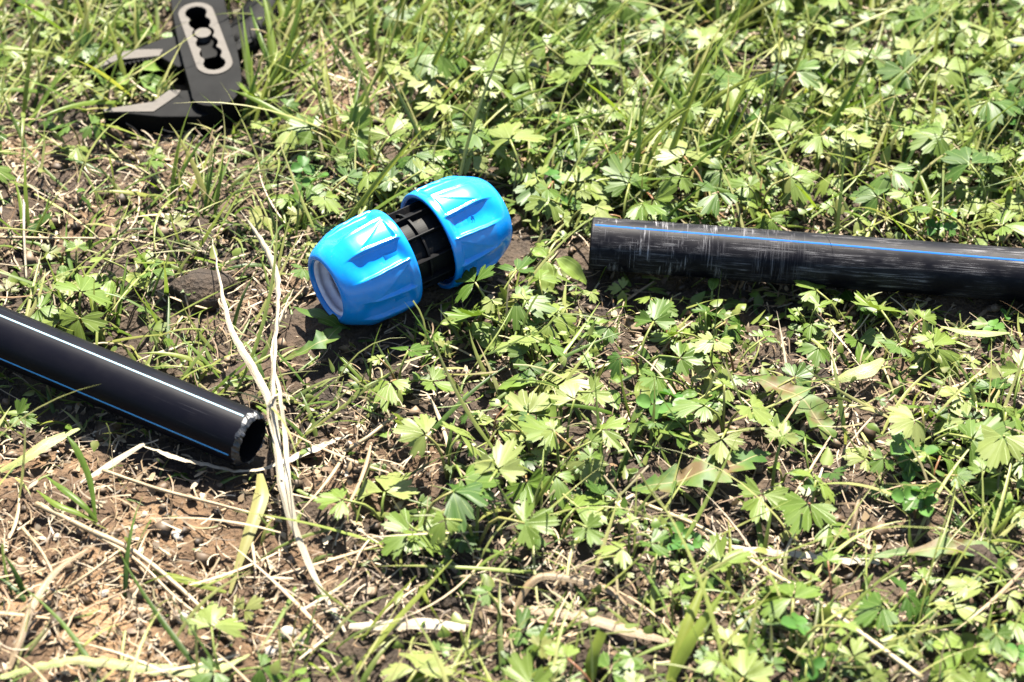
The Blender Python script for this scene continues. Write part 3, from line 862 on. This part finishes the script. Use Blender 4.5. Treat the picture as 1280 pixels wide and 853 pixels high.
def oval_leaf(seed):
    rnd = random.Random(100+seed); n_ = 9; V, U = [], []
    ln, wd = .021*rnd.uniform(.85, 1.15), .0048*rnd.uniform(.8, 1.25); cv = rnd.uniform(-.1, .5)
    for i in range(n_):
        t_ = i/(n_-1); w_ = wd*math.sin(math.pi*(t_**.8)*.97+.03)+.0003
        for q in (-1, -.5, 0, .5, 1):
            V.append((q*w_*(1+rnd.uniform(-.05, .05)), t_*ln, .3*abs(q)*w_-cv*ln*t_*t_*.6+.0004*math.sin(i*1.9+q))); U.append(((q+1)/2, t_))
    return V, [tuple(reversed(f)) for f in grid_faces(n_, 5)], U
OL = []
for s in range(5):
    v, f, u = oval_leaf(s); OL.append(mesh_obj('leaf', v, f, 'oval_leaf', uv=u))
BL = []   # leaf meshes, shared
for s in range(20):
    v, f, u = buttercup_leaf(s); o = mesh_obj('leaf', v, f, 'buttercup_leaf', uv=u); BL.append(o)
CL = []
for s in range(4):
    v, f, u = clover_leaf(s); CL.append(mesh_obj('leaf', v, f, 'clover_leaf', uv=u))

def make_plant(name, leaves, n, rnd, reach, high, lsc, matname='green_stem'):
    root = empty(name)
    a0 = rnd.uniform(0, 6.28)
    ends = []
    for i in range(n):
        a = a0+6.28*i/n+rnd.uniform(-.5, .5); d = rnd.uniform(*reach); h = rnd.uniform(*high)
        e = (d*math.cos(a), d*math.sin(a), h)
        mid = (d*.35*math.cos(a+.2), d*.35*math.sin(a+.2), h*rnd.uniform(.55, .8))
        v, f, u = tube([(0, 0, -.004), mid, e], (.0009, .0006), 5, 6)
        mesh_obj('stem', v, f, matname, root, uv=u)
        src = rnd.choice(leaves); lf = src.copy(); col.objects.link(lf); lf.parent = root; lf.name = 'leaf'
        lf.location = e; sc = rnd.uniform(*lsc)
        lf.scale = (sc, sc, sc*rnd.uniform(.8, 1.6))
        tilt = rnd.uniform(-.4, .6)
        out_az = a-math.pi/2+rnd.uniform(-.6, .6)
        lf.rotation_euler = (Matrix.Rotation(out_az, 3, 'Z')@Matrix.Rotation(-tilt, 3, 'X')@Matrix.Rotation(rnd.uniform(-.4, .4), 3, 'Y')).to_euler()
        ends.append(e)
    return root, ends
def copy_plant(src, loc, rz, sc):
    r = src.copy(); col.objects.link(r); r.location = loc; r.rotation_euler = (0, 0, rz); r.scale = (sc, sc, sc)
    for ch in src.children:
        c = ch.copy(); col.objects.link(c); c.parent = r
    return r
# ------------------------------------------------------------------ single blades, stalks and leaves traced to the ground
HERO = []
def ribbon(name, pts, widths, material, label, cat, fold=.35, n=26, roll=0.0, group=None, ragged=0.0, lobes=0, twist=0.0, crinkle=0.0):
    """pts: (photo x, photo y, height in mm above the soil)"""
    W3 = [np.array(P(px, py, z*MM+ghs(P(px, py).x, P(px, py).y))) for (px, py, z) in pts]
    c = catmull(W3, n); o0 = c[0].copy(); o0[2] = 0
    if crinkle: c = c+np.random.default_rng(len(label)).normal(0, crinkle*MM, c.shape)
    HERO.append(c.copy())
    wd = np.interp(np.linspace(0, 1, n), np.linspace(0, 1, len(widths)), widths)*MM
    V, U = [], []
    rr = random.Random(len(label)*7+len(pts))
    for i in range(n):
        d = c[min(i+1, n-1)]-c[max(i-1, 0)]; d /= np.linalg.norm(d)+1e-9
        s = np.cross(d, (0, 0, 1.0)); s /= np.linalg.norm(s)+1e-9; u = np.cross(s, d)
        a = roll+twist*i/(n-1)+(crinkle*rr.uniform(-.8, .8)); s, u = s*math.cos(a)+u*math.sin(a), u*math.cos(a)-s*math.sin(a)
        w_ = wd[i]*.5
        for k, q in enumerate((-1, -.5, 0, .5, 1)):
            e = w_*q
            if abs(q) == 1:
                e *= 1+ragged*rr.uniform(-1, 1)
                if lobes: e *= .55+.75*(((i/(n-1)*lobes*1.6+(.35 if q > 0 else 0)) % 1))
            zz = -fold*abs(q)*w_ if not lobes else fold*abs(q)*w_*.6+.14*w_*math.sin(i/(n-1)*17+q*2)
            V.append(tuple(c[i]-o0+s*e+u*zz)); U.append(((q+1)/2, i/(n-1)))
    o = mesh_obj(name, V, grid_faces(n, 5), material, uv=U, loc=tuple(o0))
    tag(o, label, cat, group); return o
def stalk(name, pts, rad, material, label, cat, n=24):
    W3 = [np.array(P(px, py, z*MM+ghs(P(px, py).x, P(px, py).y))) for (px, py, z) in pts]
    o0 = W3[0].copy(); o0[2] = 0
    HERO.append(catmull(W3, n))
    v, f, u = tube([p_-o0 for p_ in W3], (rad[0]*MM, rad[1]*MM), 6, n)
    v = [(x+random.uniform(-1, 1)*rad[0]*.1*MM, y+random.uniform(-1, 1)*rad[0]*.1*MM, z) for x, y, z in v]
    o = mesh_obj(name, v, f, material, uv=u, loc=tuple(o0)); tag(o, label, cat); return o
ribbon('dry_grass_blade', [(432, 790, 2), (388, 708, 8), (355, 620, 20), (344, 540, 31), (340, 480, 36), (344, 410, 38), (345, 350, 36), (328, 305, 30), (300, 264, 22)], [1.3, 2.8, 4.0, 4.0, 3.0, 2.2, 4.4, 3.8, .6],
       'bleached_blade', 'long bleached dry grass blade standing across the mouth of the striped pipe', 'dry grass', fold=.45, n=56, twist=1.1, crinkle=.22)
ribbon('dry_grass_blade', [(420, 775, 1), (378, 690, 10), (362, 610, 22), (356, 540, 31), (350, 490, 34), (340, 440, 28), (352, 395, 22), (367, 362, 16)], [1, 2.2, 2.8, 2.5, 2.0, 1.6, 1.2, .5],
       'bleached_blade', 'narrow curled dry grass stem beside the long bleached blade', 'dry grass', fold=.35, n=50, twist=-.8, crinkle=.18)
ribbon('dry_grass_blade', [(352, 600, 24), (346, 545, 30), (336, 500, 34), (313, 455, 36), (290, 415, 34), (276, 360, 30), (265, 298, 24)], [1.2, 2.6, 3.8, 4.2, 3.0, 1.8, .5],
       'bleached_blade', 'grey dry grass blade leaning from the pipe mouth towards the earth clod', 'dry grass', fold=.45, n=44, twist=.5, crinkle=.2)
ribbon('dry_grass_blade', [(350, 575, 26), (335, 520, 33), (338, 500, 36), (350, 492, 34), (362, 500, 28)], [.6, 1.2, 1.4, 1.2, .4],
       'bleached_blade', 'thin curled dry fibre looping around the bleached blades', 'dry grass', fold=.5, n=26, crinkle=.2)
ribbon('dry_leaf_blade', [(178, 556, 10), (215, 568, 11), (262, 580, 10), (310, 588, 8), (360, 572, 9), (400, 555, 8), (436, 543, 5)], [1, 4.5, 4, 2.4, 5.5, 7.5, 1],
       'bleached_blade', 'twisted white dry leaf blade lying under the striped pipe end', 'dry grass', fold=.5, n=44, roll=.5, crinkle=.25)
ribbon('dry_leaf_blade', [(100, 604, 3), (140, 578, 7), (180, 554, 11)], [1.5, 4.5, 2.5], 'bleached_blade', 'short pale dry leaf blade bent upward in front of the striped pipe', 'dry grass', n=16)
stalk('dry_stalk', [(46, 630, 5), (110, 662, 6), (165, 688, 6), (230, 740, 5), (292, 803, 3)], (1.6, 1.2), 'straw', 'thick straw stalk lying diagonally on the bare soil', 'dry stalk')
stalk('dry_stalk', [(118, 668, 5), (170, 700, 6), (225, 752, 6), (286, 795, 4)], (1.0, .8), 'straw', 'thin straw stalk lying close along the thick straw stalk', 'dry stalk')
stalk('dry_stalk', [(128, 588, 6), (200, 612, 7), (270, 630, 7), (352, 652, 4)], (1.0, .8), 'straw', 'straw stalk lying in front of the striped pipe end', 'dry stalk')
stalk('dry_stalk', [(82, 736, 3), (110, 718, 6), (150, 688, 6)], (.9, .7), 'straw', 'short straw crossing the bare soil beside the thick stalk', 'dry stalk')
stalk('dry_stalk', [(28, 660, 3), (52, 690, 7), (70, 725, 5)], (1.0, .7), 'straw', 'short pale straw leaning on the brown bent blade', 'dry stalk')
ribbon('brown_grass_blade', [(118, 680, 4), (70, 712, 12), (40, 755, 15), (24, 800, 10), (4, 850, 3)], [1.5, 3.5, 4, 3.5, 2.5], 'brown_blade', 'arched brown dead grass blade on the bare soil', 'dry grass', fold=.7)
ribbon('plantain_blade', [(0, 846, 4), (50, 832, 7), (105, 824, 9), (190, 834, 9), (260, 838, 7), (312, 818, 5)], [3, 4, 5, 6, 6, 1], 'half_dry_blade', 'long pale green leaf blade lying flat along the edge of the bare soil', 'leaf', fold=.45, n=40, ragged=.08, crinkle=.25)
ribbon('plantain_blade', [(287, 742, 3), (298, 705, 7), (313, 660, 10), (326, 620, 11), (325, 592, 9)], [1.5, 3.5, 6.5, 8, 3], 'fresh_blade' if 'fresh_blade' in MAT else 'grass_blade', 'broad light green blade rising from the soil under the pipe mouth', 'leaf', fold=.3)
ribbon('plantain_blade', [(283, 740, 3), (250, 730, 7), (215, 720, 6), (182, 712, 2)], [1.5, 4, 4, .8], 'grass_blade', 'short green blade spreading flat from the broad light blade', 'leaf')
for i_, (pp_, lb) in enumerate([([(122, 652, 2), (105, 632, 10), (80, 612, 12), (58, 596, 8)], 'wide'), ([(122, 652, 2), (95, 640, 8), (70, 630, 10), (46, 613, 6)], 'lower'),
                                ([(120, 652, 2), (112, 600, 16), (96, 562, 28), (84, 545, 32)], 'upright')]):
    ribbon('green_grass_blade', pp_, [1.2, 3, 3.4, .6], 'grass_blade', {'wide': 'green grass blade fanned over the bare soil beside the pale bent leaf', 'lower': 'lowest green grass blade of the fan on the bare soil', 'upright': 'upright green grass blade before the striped pipe'}[lb], 'grass')
ribbon('half_dry_leaf', [(0, 588, 3), (30, 572, 9), (62, 551, 12), (102, 534, 8)], [3, 6, 7, 1.5], 'half_dry_blade', 'yellow green half dry leaf below the striped pipe', 'leaf', ragged=.08)
stalk('bent_twig', [(800, 628, 6), (880, 662, 10), (945, 705, 12), (1010, 745, 13), (1080, 795, 15), (1152, 848, 17)], (1.1, 1.5), 'grey_twig', 'long thin greenish brown stalk running diagonally over the leaves', 'stalk', n=36)
ribbon('dead_leaf_blade', [(436, 782, 3), (480, 780, 8), (530, 778, 9), (582, 784, 4)], [3, 6, 6.5, 4.5], 'bleached_blade', 'flat grey dead grass blade lying on the soil', 'dry grass', ragged=.05)
ribbon('dead_leaf_blade', [(642, 764, 3), (662, 728, 10), (690, 718, 12), (760, 735, 10), (795, 772, 4)], [2, 4.5, 4.5, 4, 1], 'brown_blade', 'kinked brown grey dead blade arching over the litter', 'dry grass', fold=.7)
ribbon('dead_leaf_blade', [(650, 762, 5), (720, 768, 8), (790, 788, 8), (860, 808, 4)], [3, 6, 6, 1.5], 'brown_blade', 'wide brown grey dead blade lying under the kinked blade', 'dry grass', ragged=.08)
ribbon('dead_leaf_blade', [(905, 683, 4), (980, 690, 7), (1050, 698, 6), (1100, 702, 3)], [3, 4, 5.5, 3], 'bleached_blade', 'flat pale dead blade under the long diagonal stalk', 'dry grass', ragged=.2, crinkle=.25)
ribbon('dandelion_leaf', [(790, 612, 4), (840, 602, 10), (890, 588, 12), (935, 574, 10), (962, 566, 6)], [4, 14, 19, 15, 2], 'dandelion_leaf', 'large yellow green dandelion leaf with pale midrib lying flat', 'leaf', fold=.3, n=60, lobes=4)
ribbon('dandelion_leaf', [(935, 470, 8), (970, 482, 13), (1005, 502, 13), (1030, 535, 8), (1046, 552, 4)], [3, 13, 16, 12, 3], 'dandelion_leaf', 'browning dandelion leaf pointing down past the green clump', 'leaf', fold=.3, n=56, lobes=4)
ribbon('dandelion_leaf', [(1075, 696, 5), (1140, 690, 9), (1200, 684, 11), (1262, 690, 5)], [1.5, 6, 14, 3], 'dandelion_leaf', 'dark green leaf with a brown midrib on the shaded soil', 'leaf', fold=.2, n=24, lobes=2)
ribbon('dandelion_leaf', [(350, 452, 5), (385, 436, 10), (410, 422, 12), (425, 408, 12), (372, 385, 9)][:4], [1.5, 7, 13, 2], 'dandelion_leaf', 'jagged green dandelion leaf in front of the coupling mouth', 'leaf', fold=.3, n=24, lobes=3)
ribbon('dandelion_leaf', [(438, 412, 5), (420, 405, 12), (398, 395, 15), (366, 384, 11)], [2, 9, 9, 1], 'buttercup_leaf', 'pointed pale leaf under the mouth of the blue coupling', 'leaf', fold=.3, n=20, lobes=2)
ribbon('silvery_leaf', [(1036, 480, 6), (1060, 468, 12), (1085, 460, 15), (1104, 448, 12)], [2, 8, 10, 3], 'half_dry_blade', 'upturned silvery leaf in front of the scuffed pipe', 'leaf')
ribbon('silvery_leaf', [(1176, 408, 10), (1205, 414, 14), (1235, 416, 14), (1262, 416, 10)], [1, 4.5, 5, 1], 'half_dry_blade', 'narrow grey green blade lying close in front of the scuffed pipe', 'grass')
for (a_, b_, lb) in [((440, 842, 3), (565, 700, 18), 'long straight green blade slanting over the grey dead blade'), ((452, 800, 3), (520, 720, 20), 'thin green blade beside the long slanting blade'),
                     ((836, 850, 4), (905, 738, 30), 'broad green blade leaning beside the diagonal stalk'), ((838, 852, 4), (884, 720, 26), 'narrow green blade growing with the broad leaning blade'),
                     ((738, 850, 6), (752, 790, 24), 'cut off wide green blade stub standing in the litter'), ((748, 352, 2), (776, 312, 26), 'single thin green blade standing against the end of the scuffed pipe')]:
    m_ = ((a_[0]+b_[0])/2-4, (a_[1]+b_[1])/2, (a_[2]+b_[2])*.55)
    wd_ = [1.5, 3, 2.6, .5] if 'thin' not in lb else [1, 1.6, 1.3, .4]
    if 'broad' in lb or 'stub' in lb: wd_ = [4.5, 6, 5, .8 if 'broad' in lb else 5]
    ribbon('green_grass_blade', [a_, m_, b_], wd_, 'grass_blade', lb, 'grass', n=16)
stalk('straw_stem', [(428, 566, 4), (462, 545, 9), (506, 508, 6)], (1.2, .9), 'straw', 'pale green straw stem on the bare patch in front of the coupling', 'dry stalk')
stalk('straw_stem', [(1172, 492, 4), (1200, 482, 7), (1232, 466, 5)], (1.4, 1.2), 'straw', 'short pale stem piece on the dark soil in front of the scuffed pipe', 'dry stalk')
stalk('straw_stem', [(700, 462, 4), (716, 440, 8), (730, 424, 8)], (1.3, .9), 'straw', 'pale straw leaning beside a buttercup leaf near the coupling', 'dry stalk')
stalk('red_stem', [(1063, 684, 2), (1068, 650, 10), (1074, 620, 14)], (1.6, 1.1), 'brown_blade', 'short reddish stem standing beside the flat pale blade', 'stalk')
stalk('dry_stalk', [(0, 297, 5), (60, 298, 8), (150, 300, 6), (262, 316, 4)], (.9, .6), 'straw', 'long thin straw lying across the worn ground behind the striped pipe', 'dry stalk')
stalk('dry_stalk', [(30, 250, 14), (30, 290, 9), (33, 350, 3)], (.9, .7), 'bleached_blade', 'thin white straw standing on the worn ground', 'dry stalk')

HEROP = np.concatenate(HERO)[:, :2]
def near_hero(P2, d):
    P2 = np.atleast_2d(P2); return (np.sqrt(((P2[:, None, :]-HEROP[None])**2).sum(-1)).min(1) < d).any()
rnd = random.Random(5)
PROTO = []
for k in range(22):
    PROTO.append(make_plant('buttercup_plant', BL, rnd.choice([2, 2, 3, 3, 4]), rnd, (.006, .024), (.008, .030), (.4, 1.45)))
OPROTO = [make_plant('oval_leaved_weed', OL, rnd.choice([3, 4]), rnd, (.002, .006), (.004, .014), (.6, 1.2)) for _ in range(5)]
CPROTO = [make_plant('clover_plant', CL, rnd.choice([2, 3]), rnd, (.005, .012), (.008, .016), (.7, 1.1)) for _ in range(3)]

pipe_line = lambda x: float(pipeR[1].y+(x-pipeR[1].x)*pipeR[2].y/pipeR[2].x)
MARKS = [(P(a, b), w_) for a, b, w_ in [(200, 110, 'around the open pliers jaws'), (330, 60, 'beside the pliers handles'), (60, 60, 'beyond the pliers jaw tips'), (60, 260, 'on the worn ground before the pliers'),
    (260, 350, 'beside the pale earth clod'), (560, 160, 'close behind the blue coupling'), (540, 40, 'far behind the blue coupling'), (420, 250, 'behind the coupling mouth'),
    (780, 200, 'behind the end of the scuffed pipe'), (800, 60, 'far behind the scuffed pipe end'), (1000, 220, 'close behind the scuffed pipe middle'), (1020, 60, 'far behind the scuffed pipe middle'),
    (1220, 240, 'close behind the buried stretch of scuffed pipe'), (1220, 60, 'far behind the buried stretch of scuffed pipe'), (680, 330, 'between the coupling and the scuffed pipe'),
    (800, 400, 'in front of the scuffed pipe end'), (1000, 430, 'in front of the scuffed pipe middle'), (1220, 440, 'in front of the buried stretch of scuffed pipe'), (520, 470, 'in front of the blue coupling'),
    (680, 520, 'between the coupling and the large dandelion leaf'), (880, 560, 'around the large dandelion leaf'), (1040, 560, 'beside the browning dandelion leaf'), (1220, 600, 'behind the dark green leaf'),
    (1180, 760, 'in front of the dark green leaf'), (960, 760, 'along the long diagonal stalk'), (760, 680, 'behind the kinked brown blade'), (700, 820, 'in front of the kinked brown blade'), (520, 700, 'behind the flat grey dead blade'),
    (500, 830, 'in front of the flat grey dead blade'), (400, 640, 'beside the long bleached blade'), (180, 720, 'on the bare soil with the thick straw'), (60, 560, 'below the striped pipe'), (120, 370, 'behind the striped pipe')]]
def zone(x, y):
    best = min(MARKS, key=lambda m_: (m_[0].x-x)**2+(m_[0].y-y)**2+(1 if (x > .045 and ('behind' in m_[1] and 'scuffed' in m_[1]) != (y > pipe_line(x))) else 0))
    return best[1]
def cover_dens(x, y):
    right = np.clip((x+.20)/.24, .28, 1)
    c = vnoise(x*26+77, y*26+19)
    right = right*np.clip(.85+(y+.06)*1.5, .78, 1)
    return np.clip(right*(1-.93*bare(x, y))*np.clip(.72+1.2*c, .08, 1), 0, 1)
def place(protos, n, dens, scr, mindist, word, group, exact=None, minclear=.003):
    used = [False]*len(protos); pts = []; tries = 0; placed = 0
    x0, x1, y0, y1 = -.36, .36, -.25, .35
    cand = list(exact or [])
    while placed < n and tries < n*40:
        tries += 1
        if cand: x, y, sc0 = cand.pop(0); hero = True
        else:
            x = random.uniform(x0, x1); y = random.uniform(y0, y1); sc0 = random.uniform(*scr); hero = False
            if abs(x) > .235+(y+.22)*.2+.03: continue
            if random.random() > float(dens(np.array(x), np.array(y))): continue
        if not hero and any((x-a)**2+(y-b)**2 < mindist**2 for a, b in pts): continue
        i = random.randrange(len(protos)); src, ends = protos[i]
        rz = random.uniform(0, 6.28); sc = sc0
        c, s = math.cos(rz), math.sin(rz)
        z = float(gh(x, y))
        E = np.array([(x, y, z)]+[(x+(e[0]*c-e[1]*s)*sc, y+(e[0]*s+e[1]*c)*sc, z+e[2]*sc) for e in ends])
        if blocked(E, minclear).any(): continue
        if near_hero(E[:, :2], .004) or near_hero(E[1:, :2], .009*sc): continue
        if bool(near_front(np.array([x]), np.array([y]))[0]):
            if E[:, 2].max() > .022: sc *= .55
        pts.append((x, y))
        if used[i]: o = copy_plant(src, (x, y, z), rz, sc)
        else:
            o = src; o.location = (x, y, z); o.rotation_euler = (0, 0, rz); o.scale = (sc, sc, sc); used[i] = True
        zn = zone(x, y); nl = {1: 'single leaved', 2: 'two leaved', 3: 'three leaved', 4: 'four leaved'}[len(ends)]
        sw = 'small' if sc < .78 else ('large' if sc > .98 else 'medium')
        nl = sw+' '+nl
        tag(o, nl+' '+word+' '+zn, protos[0][0].name.split('_')[0], nl+' '+group+' '+zn)
        placed += 1
    for i, (src, e) in enumerate(protos):
        if not used[i]:
            for ch in list(src.children): bpy.data.objects.remove(ch)
            bpy.data.objects.remove(src)
    return pts
hero = [(690, 330), (665, 300), (650, 360), (705, 275), (560, 425), (620, 410), (470, 430), (520, 440), (720, 380), (600, 380), (762, 600), (700, 600), (712, 420), (560, 600), (905, 540), (1130, 440), (1220, 430), (800, 470), (920, 460), (525, 680), (625, 790),
        (1060, 110), (950, 60), (1150, 130), (1040, 200), (600, 140), (760, 150), (520, 220), (660, 350), (830, 90), (1240, 500), (1250, 580), (1150, 830), (1230, 790), (1020, 770),
        (780, 350), (640, 830), (990, 830), (700, 680), (830, 670), (870, 240), (1200, 250), (1250, 120), (1220, 20)]
ex = [(P(a, b).x, P(a, b).y, random.uniform(.9, 1.1)) for a, b in hero]
place(PROTO, 290, cover_dens, (.6, 1.15), .0135, 'buttercup plant', 'buttercup plants', ex)
clo = [(905, 585+40), (1130, 590), (210, 300), (720, 720), (1000, 840)]
cex = [(P(a, b).x, P(a, b).y, 1.1) for a, b in clo]
place(OPROTO, 60, cover_dens, (.7, 1.2), .02, 'weed with narrow oval leaves', 'oval leaved weeds')
place(CPROTO, 24, cover_dens, (.7, 1.2), .03, 'clover plant', 'clover plants', cex)
# lower, smaller leaves of the same weeds that fill the gaps: too many to count
def undergrowth(n):
    Vs, Fs, Cs, off = [], [], [], 0
    meshes = []
    for o in BL:
        k = len(o.data.vertices); a = np.zeros(k*3, np.float32); o.data.vertices.foreach_get('co', a)
        tri = []
        for p_ in o.data.polygons:
            q = list(p_.vertices); tri.append((q+[q[-1]])[:4] if len(q) == 3 else q)
        meshes.append((a.reshape(-1, 3), [list(p_.vertices) for p_ in o.data.polygons]))
    p = sample(n, wide_dens(cover_dens), -.8, .8, -.6, .9)
    cols = palette(n, GREEN)
    V, F, C = [], [], []
    for i in range(n):
        v, f = meshes[i % len(meshes)]
        sc = random.uniform(.3, .8)
        M = np.array((Matrix.Rotation(random.uniform(0, 6.28), 3, 'Z')@Matrix.Rotation(random.gauss(0, .35), 3, 'X')@Matrix.Rotation(random.gauss(0, .35), 3, 'Y')))
        z = float(gh(p[i, 0], p[i, 1]))+random.uniform(.004, .014)
        w_ = (v*sc)@M.T+np.array([p[i, 0], p[i, 1], z])
        if blocked(w_).any() or near_hero(p[i:i+1], .007): continue
        o_ = len(V)*0+off
        V.append(w_); F += [tuple(j+off for j in q) for q in f]; C.append(np.tile(cols[i], (len(v), 1))); off += len(v)
    o = mesh_obj('weed_undergrowth', np.concatenate(V), F, 'short_grass', tint=np.concatenate(C))
    tag(o, 'low small weed leaves filling the gaps between the bigger plants', 'weeds', kind='stuff')
undergrowth(2600)
for o in BL+CL+OL: bpy.data.objects.remove(o)

# small seedlings and leaf scraps too small to count
def scraps(n, dens, cols, lo, hi, hz):
    p = sample(n, wide_dens(dens), -.8, .8, -.6, .9)
    base = np.column_stack([p, gh(p[:, 0], p[:, 1])+rng.uniform(.002, hz, n)])
    return strips(base, rng.uniform(0, 6.28, n), rng.uniform(lo, hi, n), rng.uniform(lo*.5, hi*.62, n), rng.normal(.25, .4, n), rng.normal(.5, .5, n), 4,
                  palette(n, cols), palette(n, cols), fold=.35, twist=rng.normal(0, .4, n), side=rng.normal(0, .35, n))
S1 = scraps(5200, cover_dens, GREEN[:4], .004, .012, .013)
join([cull(*S1, .001)], 'seedlings', 'short_grass', 'tiny green seedling leaves scattered low between the bigger plants', 'seedlings')

# ------------------------------------------------------------------ grass tufts one can tell apart
def blade_mesh(seed):
    r = np.random.default_rng(seed)
    V, F, C = strips(np.zeros((1, 3)), np.array([0.]), np.array([1.0]), np.array([r.uniform(.035, .07)]), np.array([r.uniform(.35, 1.05)]), np.array([r.uniform(.1, 1.0)]), 10,
                     np.ones((1, 3)), np.ones((1, 3)), fold=.45, twist=np.array([r.normal(0, .8)]), yawbend=np.array([r.normal(0, .3)]))
    return mesh_obj('blade', V.reshape(-1, 3), F.reshape(-1, 4), 'grass_blade')
BLADES = [blade_mesh(k) for k in range(10)]
def blade_pts(o): 
    n_ = len(o.data.vertices); a = np.zeros(n_*3, np.float32); o.data.vertices.foreach_get('co', a); return a.reshape(-1, 3)
BP = [blade_pts(o) for o in BLADES]
def tuft(x, y, nb, ln, label, group, lean=None, spread=1.0):
    root = empty('grass_tuft', (x, y, float(gh(x, y))-.001)); k = 0
    nf = bool(near_front(np.array([x]), np.array([y]))[0])
    for _ in range(nb*3):
        if k >= nb: break
        i = random.randrange(len(BLADES)); az = random.uniform(0, 6.28) if lean is None else lean+random.gauss(0, .5*spread)
        l_ = ln*random.uniform(.55, 1.1)
        if nf and lean is None: l_ = min(l_, .022)
        ox, oy = random.gauss(0, .003), random.gauss(0, .003)
        W = BP[i]*l_; c, s = math.cos(az), math.sin(az)
        Wp = np.stack([W[:, 0]*c-W[:, 1]*s+x+ox, W[:, 0]*s+W[:, 1]*c+y+oy, W[:, 2]+root.location.z], -1)
        if blocked(Wp).any(): continue
        b = BLADES[i].copy(); col.objects.link(b); b.parent = root; b.location = (ox, oy, 0); b.rotation_euler = (0, 0, az)
        wsc = l_*random.uniform(.7, 1.15)*min(1.5, .055/l_)**.5
        b.scale = (l_, l_*0+wsc, l_); k += 1
    if k == 0: bpy.data.objects.remove(root); return
    nw = {1: 'single bladed', 2: 'two bladed', 3: 'three bladed', 4: 'four bladed', 5: 'five bladed', 6: 'six bladed', 7: 'seven bladed', 8: 'eight bladed'}[k]
    tag(root, nw+' '+label, 'grass', nw+' '+group)
tp = sample(150, grass_dens, -.34, .34, -.23, .33)
for (x, y) in tp:
    if abs(x) > .235+(y+.22)*.2+.02: continue
    zn = zone(x, y)
    tuft(x, y, random.choice([3, 4, 5, 6]), random.uniform(.03, .06)*(1.3 if y > .1 else 1), 'small tuft of thin grass '+zn, 'grass tufts '+zn)
for (px, py, nb, ln, lean) in [(215, 262, 5, .085, 1.1), (290, 160, 8, .06, .9), (560, 120, 8, .085, 1.2), (470, 90, 7, .08, 1.3), (700, 100, 8, .09, 1.0), (760, 230, 7, .10, .75),
                               (800, 260, 6, .10, .6), (830, 180, 7, .09, .8), (660, 260, 5, .07, 1.5), (900, 60, 7, .08, .9), (980, 40, 6, .08, .6), (90, 60, 7, .08, 1.6), (30, 90, 5, .06, 1.2),
                               (1180, 60, 6, .08, .4), (1250, 250, 5, .05, 1.2), (400, 40, 6, .07, 1.8), (620, 30, 7, .07, 1.4)]:
    q = P(px, py)
    tuft(q.x, q.y, nb, ln, 'tall tuft of yellow green grass '+zone(q.x, q.y), 'leaning grass tufts '+zone(q.x, q.y), lean, .7)
def top_dens(x, y): return np.clip((y-.04)/.18, 0, 1)*np.clip(.35+1.4*vnoise(x*14+50, y*14+3), 0, 1)*(1-.8*bare(x, y))*np.clip((x+.30)/.2, .3, 1)
for (x, y) in sample(95, top_dens, -.36, .36, .04, .34):
    tuft(x, y, random.choice([3, 4, 5]), random.uniform(.05, .095), 'tall tuft of yellow green grass '+zone(x, y), 'leaning grass tufts '+zone(x, y), random.gauss(1.0, .45), .7)
for o in BLADES: bpy.data.objects.remove(o)

# ------------------------------------------------------------------ pebbles and clods
def stone(name, px, py, r, material, label, cat, group=None, sq=(1, .8, .7), seed=0):
    q = P(px, py); rr = random.Random(seed)
    bm = bmesh.new(); bmesh.ops.create_icosphere(bm, subdivisions=3, radius=1)
    ph = [rr.uniform(0, 6) for _ in range(6)]
    for v in bm.verts:
        c = v.co; k = 1+.16*math.sin(3*c.x+ph[0])+.13*math.sin(4*c.y+ph[1])*math.cos(3*c.z+ph[2])+.07*math.sin(9*c.x+7*c.y+ph[3])+.05*math.sin(13*c.z+11*c.x+ph[4])
        v.co = Vector((c.x*sq[0], c.y*sq[1], c.z*sq[2]))*k*r*MM
    me = bpy.data.meshes.new(name); bm.to_mesh(me); bm.free(); me.materials.append(MAT[material])
    for p_ in me.polygons: p_.use_smooth = True
    o = bpy.data.objects.new(name, me); col.objects.link(o); o.location = (q.x, q.y, float(gh(q.x, q.y))+r*MM*sq[2]*.45); o.rotation_euler = (0, 0, rr.uniform(0, 6))
    tag(o, label, cat, group)
stone('soil_clod', 255, 372, 17, 'soil', 'pale brown clod of earth between the striped pipe and the coupling', 'clod', sq=(1.25, .7, .6), seed=3)
stone('soil_clod', 1215, 705, 13, 'soil', 'brown clod of earth beside the dark green leaf', 'clod', sq=(1.2, .7, .6), seed=8)
for i_, (px, py, r) in enumerate([(222, 672, 3.2), (228, 770, 4.6), (340, 812, 3.4), (360, 790, 4.0), (130, 742, 2.6), (375, 800, 3.0), (310, 762, 2.4), (180, 640, 2.2), (60, 800, 2.6)]):
    stone('pebble', px, py, r, 'pebble', 'small pale pebble on the bare soil', 'pebble', 'pebbles on the bare soil', seed=20+i_)
